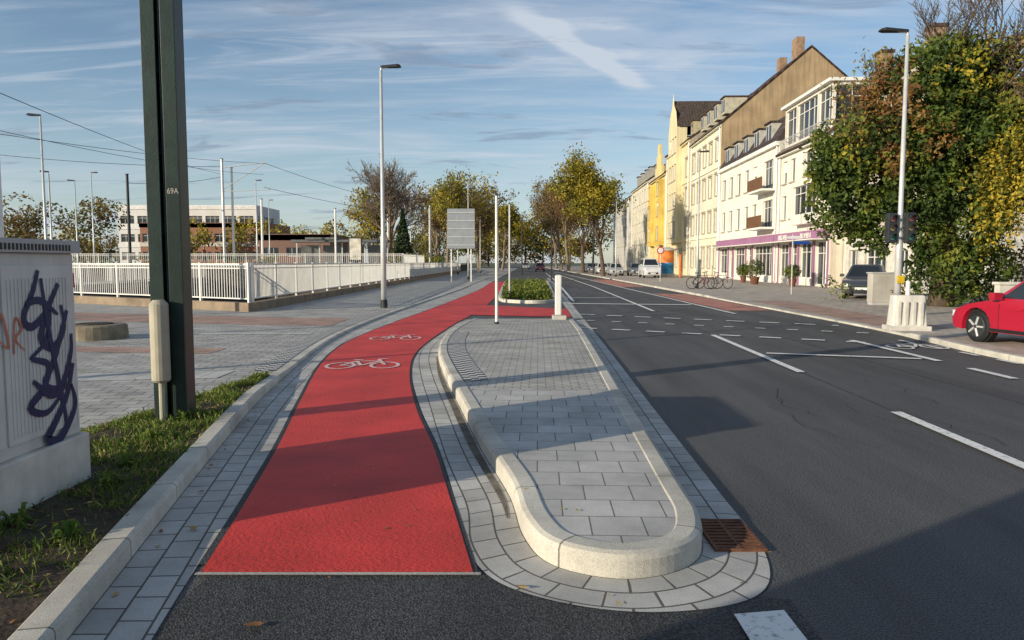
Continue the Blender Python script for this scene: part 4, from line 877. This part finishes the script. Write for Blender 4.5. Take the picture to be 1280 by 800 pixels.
# ------------------------------------------------------------------ right hand street furniture
e = empty("traffic_light", (11.12, 21.3, 0))
def tl(x, y):
    m = MB(); m.box(x-.13, x+.13, y-.11, y+.11, 2.15, 3.0); m.build("signal_housing", [DARKM], e, bevel=.03)
    m = MB()
    for z, k in ((2.32, 0), (2.58, 1), (2.84, 2)):
        m.tube([(x+.0, y-.112, z), (x, y-.118, z)], .085, 14, k)
        for q in range(6):
            a = math.radians(-10+q*200/6); b = a+math.radians(200/6)
            m.add([(x+.095*math.cos(a), y-.11, z+.095*math.sin(a)), (x+.095*math.cos(b), y-.11, z+.095*math.sin(b)), (x+.095*math.cos(b), y-.25, z+.095*math.sin(b)-.01), (x+.095*math.cos(a), y-.25, z+.095*math.sin(a)-.01)], [(0, 1, 2, 3)], 3)
    m.build("lenses", [M("lens_green", (.05, .18, .13), .2), M("lens_amber", (.28, .2, .1), .2), M("lens_red", (.28, .09, .08), .2), DARKM], e)
    m = MB(); m.tube([(x, y, 2.6), (0, 0, 2.6)], .025, 6); m.build("bracket", [DARKM], e)
tl(.12, -.24); tl(-.30, -.05)
m = MB(); m.box(-.10, .10, -.14, -.09, 1.0, 1.22); m.build("push_button", [M("yellow_box", (.6, .4, .02), .5)], e, bevel=.01)
e = empty("barrier_base", (9.1, 17.0, .05), math.radians(-8)); m = MB()
m.add([(-.38,-.22,0),(.38,-.22,0),(.38,.22,0),(-.38,.22,0),(-.33,-.16,.80),(.33,-.16,.80),(.33,.16,.80),(-.33,.16,.80)], [(0,3,2,1),(4,5,6,7),(0,1,5,4),(1,2,6,5),(2,3,7,6),(3,0,4,7)])
m.build("plastic_block", [M("barrier_white", (.70, .67, .60), .6, .1, 4, streak=.3)], e, bevel=.03); m = MB()
for k in range(4): m.box(-.28+k*.16, -.20+k*.16, -.235, -.17, .12, .66)
m.box(-.45, .45, -.27, .27, -.01, .10); m.build("ribs", [M("barrier_grey", (.56, .53, .48), .7)], e, bevel=.015)
m = MB(); m.tube([(0, 0, .8), (0, 0, 1.12)], .05, 10); m.build("stub_post", [WHITE], e)
e = empty("electric_cabinet", (13.6, 27.2, .04)); m = MB(); m.box(-.45, .45, -.2, .2, .1, 1.15); m.build("body", [CONC], e, bevel=.015); m = MB(); m.box(-.48, .48, -.23, .23, 1.15, 1.2); m.box(-.42, .42, -.18, .18, 0, .1); m.box(-.005, .005, -.205, -.201, .15, 1.1); m.build("lid_and_plinth", [GALV], e)
m = MB(); m.box(14.9, 26, 22.6, 22.85, 0, .92); m.box(14.85, 26.05, 22.55, 22.9, .92, 1.0); m.build("garden_wall", [M("wall_plaster", (.66, .62, .54), .9, .12, 2, streak=.3)])
def sign_post(x, y, h, items):
    e = empty("street_sign", (x, y, .05)); m = MB(); m.tube([(0, 0, 0), (0, 0, h)], .03, 8); m.build("post", [GALV], e)
    m = MB()
    for (kind, z, s, mi) in items:
        if kind == 'disc': m.tube([(0, -.035, z), (0, -.05, z)], s, 20, mi); m.tube([(0, -.05, z), (0, -.053, z)], s*.72, 20, 2)
        else: m.box(.03 if kind == 'r' else -s, s, -.05, -.035, z-.07, z+.07, mi)
    m.build("plates", [M("sign_blue", (.02, .08, .35), .4), M("sign_red", (.5, .02, .02), .4), M("sign_white", (.7, .7, .7), .4)], e)
sign_post(13.6, 36, 2.9, [('r', 2.5, .8, 0), ('b', 2.75, .35, 2)]); sign_post(12.0, 60, 2.8, [('disc', 2.5, .3, 1)])
e = empty("advertising_column", (16.6, 80, .05)); m = MB(); m.tube([(0, 0, 0), (0, 0, .35)], [.95, .95], 24, 0); m.tube([(0, 0, .35), (0, 0, 1.5)], .85, 24, 1); m.tube([(0, 0, 1.5), (0, 0, 2.8)], .852, 24, 2); m.tube([(0, 0, 2.8), (0, 0, 2.95), (0, 0, 3.2)], [1.0, 1.0, .3], 24, 0)
m.build("column", [CONC, M("poster_blue", (.05, .25, .45), .5, .6, 1.5), M("poster_orange", (.65, .20, .04), .5, .5, 1.5)], e)
pole("orange_post", 16.8, 74, 2.4, .14, M("orange_paint", (.6, .16, .03), .5))
def bicycle(x, y, rz, col):
    e = empty("bicycle", (x, y, .05), rz); m = MB()
    for cx in (-.52, .52):
        ring = [(cx+.33*math.cos(t), 0, .34+.33*math.sin(t)) for t in [k*math.pi/10 for k in range(21)]]; m.tube(ring, .02, 6, 0, False)
        for k in range(8): a = k*math.pi/4; m.tube([(cx, 0, .34), (cx+.32*math.cos(a), 0, .34+.32*math.sin(a))], .004, 3, 1, False)
    m.build("wheels", [BLACK, GALV], e); m = MB()
    for a, b in (((-.52,.34),(-.1,.30)),((-.52,.34),(-.2,.78)),((-.1,.30),(-.2,.78)),((-.2,.78),(.36,.80)),((-.1,.30),(.36,.75)),((.36,.90),(.52,.34)),((-.2,.78),(-.23,.92))): m.tube([(a[0],0,a[1]),(b[0],0,b[1])], .018, 6)
    m.build("frame", [M("bike_frame", col, .4)], e); m = MB(); m.box(-.34, -.12, -.06, .06, .92, .96); m.tube([(.34, -.28, 1.0), (.38, 0, 1.02), (.34, .28, 1.0)], .015, 6); m.tube([(.36, 0, .9), (.38, 0, 1.02)], .015, 6); m.build("saddle_and_handlebar", [BLACK], e, bevel=.01)
bicycle(11.0, 43.2, .1, (.02, .02, .03)); bicycle(11.6, 43.8, -.15, (.25, .03, .03)); bicycle(12.2, 43.4, .3, (.05, .07, .1))
for (x, y, s) in ((17.2, 52.5, .85), (18.0, 47.5, .6), (17.8, 57, .6)):
    e = empty("potted_shrub", (x, y, .05)); m = MB(); m.tube([(0, 0, 0), (0, 0, .5), (0, 0, .52)], [.28*s, .4*s, .36*s], 14); m.build("pot", [RUST], e)
    mb = MB(); clump(0, 0, .5+.75*s, .8*s, 1200, 0, .06, 1.0, -.4); mb.build("foliage", FOL['green'], e)
e = empty("offscreen_shadow_block", (-5.0, -.70, 0), math.radians(36)); m = MB(); m.box(-2.6, 0, -4.2, 0, 0, 3.3); m.build("walls", [CONC], e, bevel=.02); m = MB(); m.box(-2.75, .12, -4.35, .02, 3.3, 3.5); m.build("roof", [DARKM], e); m = MB(); m.box(0.0, .04, -3.4, -.8, 1.0, 2.3); m.build("window", [GLASS], e)  # unseen made-up block behind the camera, added to cast the lower-right shadow

# ------------------------------------------------------------------ pedestrians
def person(x, y, z0, rz, top, legs, hair, ph=1):
    e = empty("pedestrian", (x, y, z0), rz)
    V = [(0,0,.95,.13),(0,0,1.15,.125),(0,0,1.38,.15),(0,0,1.50,.06),(0,0,1.56,.06),(0,.01,1.65,.092),(0,.0,1.74,.07),
         (.09,.02,.90,.10),(.10,.12*ph,.50,.065),(.10,.02*ph,.09,.042),(.10,.17*ph,.05,.035),(-.09,-.02,.90,.10),(-.10,-.06*ph,.50,.065),(-.10,-.28*ph,.14,.042),(-.10,-.14*ph,.05,.035),
         (.19,0,1.42,.06),(.25,-.08*ph,1.15,.048),(.24,.05*ph,.92,.036),(.24,.08*ph,.84,.03),(-.19,0,1.42,.06),(-.25,.06*ph,1.15,.048),(-.24,.2*ph,.95,.036),(-.24,.25*ph,.88,.03)]
    E = [(0,1),(1,2),(2,3),(3,4),(4,5),(5,6),(0,7),(7,8),(8,9),(9,10),(0,11),(11,12),(12,13),(13,14),(2,15),(15,16),(16,17),(17,18),(2,19),(19,20),(20,21),(21,22)]
    me = bpy.data.meshes.new("b"); me.from_pydata([v[:3] for v in V], E, []); o = bpy.data.objects.new("tmp", me); scene.collection.objects.link(o)
    o.modifiers.new("s", 'SKIN')
    for i, v in enumerate(V): o.data.skin_vertices[0].data[i].radius = (v[3], v[3]*.85)
    o.data.skin_vertices[0].data[0].use_root = True
    ss = o.modifiers.new("ss", 'SUBSURF'); ss.levels = 2; ss.render_levels = 2
    dg = bpy.context.evaluated_depsgraph_get(); dg.update(); nm = bpy.data.meshes.new_from_object(o.evaluated_get(dg)); bpy.data.objects.remove(o)
    b = bpy.data.objects.new("body", nm); scene.collection.objects.link(b); b.parent = e
    nm.materials.clear()
    for mt in (M("skin", (.45, .27, .19), .6), M("jacket", top, .85), M("trousers", legs, .85), M("hair", hair, .8), BLACK): nm.materials.append(mt)
    for p in nm.polygons:
        c = p.center; p.use_smooth = True
        if c.z > 1.68 or (c.z > 1.56 and c.y < -.02): p.material_index = 3
        elif c.z > 1.5: p.material_index = 0
        elif c.z > .90 or (abs(c.x) > .17 and c.z > .89): p.material_index = 1
        elif abs(c.x) > .2 and c.z > .7: p.material_index = 0
        elif c.z < .10: p.material_index = 4
        else: p.material_index = 2
    m = MB(); m.add([(0, .12, 1.63), (-.015, .09, 1.62), (.015, .09, 1.62), (0, .09, 1.66)], [(0, 1, 3), (0, 3, 2), (0, 2, 1)]); m.build("nose", [nm.materials[0]], e)
person(-27.3, 63.0, 1.2, math.radians(70), (.05, .05, .06), (.03, .04, .08), (.04, .025, .015)); person(-26.2, 63.2, 1.2, math.radians(80), (.25, .08, .05), (.03, .03, .04), (.08, .05, .02), -1)

# ------------------------------------------------------------------ light, sky
AZ = math.radians(34); EL = math.radians(15.0)
d = Vector((math.cos(AZ)*math.cos(EL), math.sin(AZ)*math.cos(EL), -math.sin(EL)))
sl = bpy.data.lights.new("sun", 'SUN'); sl.energy = 5.0; sl.angle = math.radians(.5); sl.color = (1, .89, .70)
so = bpy.data.objects.new("sun", sl); scene.collection.objects.link(so); so.rotation_euler = d.to_track_quat('-Z', 'Y').to_euler()
w = bpy.data.worlds.new("World"); scene.world = w; w.use_nodes = True; nt = w.node_tree
bg = nt.nodes["Background"]; sky = N(nt, "ShaderNodeTexSky"); sky.sky_type = 'NISHITA'; sky.sun_disc = False; sky.sun_elevation = EL; sky.sun_rotation = math.atan2(-d.x, -d.y) % (2*math.pi)
sky.air_density = 1.0; sky.dust_density = .4; sky.ozone_density = 2.2
tc = N(nt, "ShaderNodeTexCoord"); sp = N(nt, "ShaderNodeSeparateXYZ"); nt.links.new(tc.outputs["Generated"], sp.inputs[0])
def math_(op, a, b=None, c=None):
    n = N(nt, "ShaderNodeMath", operation=op)
    for i, v in enumerate((a, b, c)):
        if v is None: continue
        if isinstance(v, (int, float)): n.inputs[i].default_value = v
        else: nt.links.new(v, n.inputs[i])
    return n.outputs[0]
zc = math_('MAXIMUM', sp.outputs[2], .02); px = math_('DIVIDE', sp.outputs[0], zc); py = math_('DIVIDE', sp.outputs[1], zc)
zc2 = math_('ADD', zc, .12); qx = math_('DIVIDE', sp.outputs[0], zc2); qy = math_('DIVIDE', sp.outputs[1], zc2)
cb = N(nt, "ShaderNodeCombineXYZ"); nt.links.new(qx, cb.inputs[0]); nt.links.new(qy, cb.inputs[1])
def cloud(scale, rot, sc, lo, hi, detail=9, dist=.6):
    mp = N(nt, "ShaderNodeMapping"); mp.inputs["Rotation"].default_value = (0, 0, rot); mp.inputs["Scale"].default_value = sc; nt.links.new(cb.outputs[0], mp.inputs[0])
    nz = N(nt, "ShaderNodeTexNoise"); nz.inputs["Scale"].default_value = scale; nz.inputs["Detail"].default_value = detail; nz.inputs["Roughness"].default_value = .60; nz.inputs["Distortion"].default_value = dist; nt.links.new(mp.outputs[0], nz.inputs["Vector"])
    r = N(nt, "ShaderNodeMapRange"); r.interpolation_type = 'SMOOTHSTEP'; r.inputs[1].default_value = lo; r.inputs[2].default_value = hi; nt.links.new(nz.outputs[0], r.inputs[0]); return r.outputs[0], nz.outputs[0]
c1, n1 = cloud(1.0, .5, (.6, 1.6, 1), .42, .66); c2, n2 = cloud(2.4, -.5, (.45, 2.4, 1), .48, .72, dist=1.0)
c3, n3 = cloud(3.0, .1, (.5, 1.3, 1), .56, .67)
ax, ay = 0.0, 3.0; tx, ty = .488, .873
dx = math_('SUBTRACT', px, ax); dy = math_('SUBTRACT', py, ay)
al = math_('ADD', math_('MULTIPLY', dx, tx), math_('MULTIPLY', dy, ty)); ac = math_('ADD', math_('MULTIPLY', dx, -ty), math_('MULTIPLY', dy, tx))
ac = math_('ADD', ac, math_('MULTIPLY', math_('SUBTRACT', n2, .5), .22)); aa = math_('ABSOLUTE', ac)
r = N(nt, "ShaderNodeMapRange"); r.interpolation_type = 'SMOOTHSTEP'; r.inputs[1].default_value = .11; r.inputs[2].default_value = .0; nt.links.new(aa, r.inputs[0])
r2 = N(nt, "ShaderNodeMapRange"); r2.interpolation_type = 'SMOOTHSTEP'; r2.inputs[1].default_value = -.2; r2.inputs[2].default_value = .4; nt.links.new(al, r2.inputs[0])
r3 = N(nt, "ShaderNodeMapRange"); r3.interpolation_type = 'SMOOTHSTEP'; r3.inputs[1].default_value = 1.65; r3.inputs[2].default_value = 1.4; nt.links.new(al, r3.inputs[0])
ct = math_('MULTIPLY', math_('MULTIPLY', r.outputs[0], r2.outputs[0]), math_('MULTIPLY', r3.outputs[0], math_('ADD', .45, n1)))
hz = N(nt, "ShaderNodeMapRange"); hz.interpolation_type = 'SMOOTHSTEP'; hz.inputs[1].default_value = .30; hz.inputs[2].default_value = .0; nt.links.new(sp.outputs[2], hz.inputs[0])
m1, f, a, b, o1 = mixc(nt); nt.links.new(sky.outputs[0], a); b.default_value = (4.5, 4.95, 5.6, 1)
cf = math_('MINIMUM', math_('ADD', math_('MULTIPLY', c1, .45), math_('ADD', math_('MULTIPLY', c2, .45), math_('MULTIPLY', ct, .95))), .9); nt.links.new(cf, f)
m2, f2, a2, b2, o2 = mixc(nt); nt.links.new(o1, a2); b2.default_value = (3.8, 4.5, 5.3, 1); nt.links.new(math_('MULTIPLY', hz.outputs[0], .35), f2)
m3, f3, a3, b3, o3 = mixc(nt); nt.links.new(o2, a3); b3.default_value = (1.7, 2.2, 3.0, 1); nt.links.new(math_('MULTIPLY', c3, .55), f3)
nt.links.new(o3, bg.inputs[0]); bg.inputs[1].default_value = .135

# ------------------------------------------------------------------ camera
cd = bpy.data.cameras.new("camera"); cd.sensor_width = 36; cd.lens = 26; cd.clip_end = 3000; cd.clip_start = .05
co = bpy.data.objects.new("camera", cd); scene.collection.objects.link(co); co.location = (0, 0, 1.6); co.rotation_euler = (math.radians(90-4.46), 0, 0); scene.camera = co
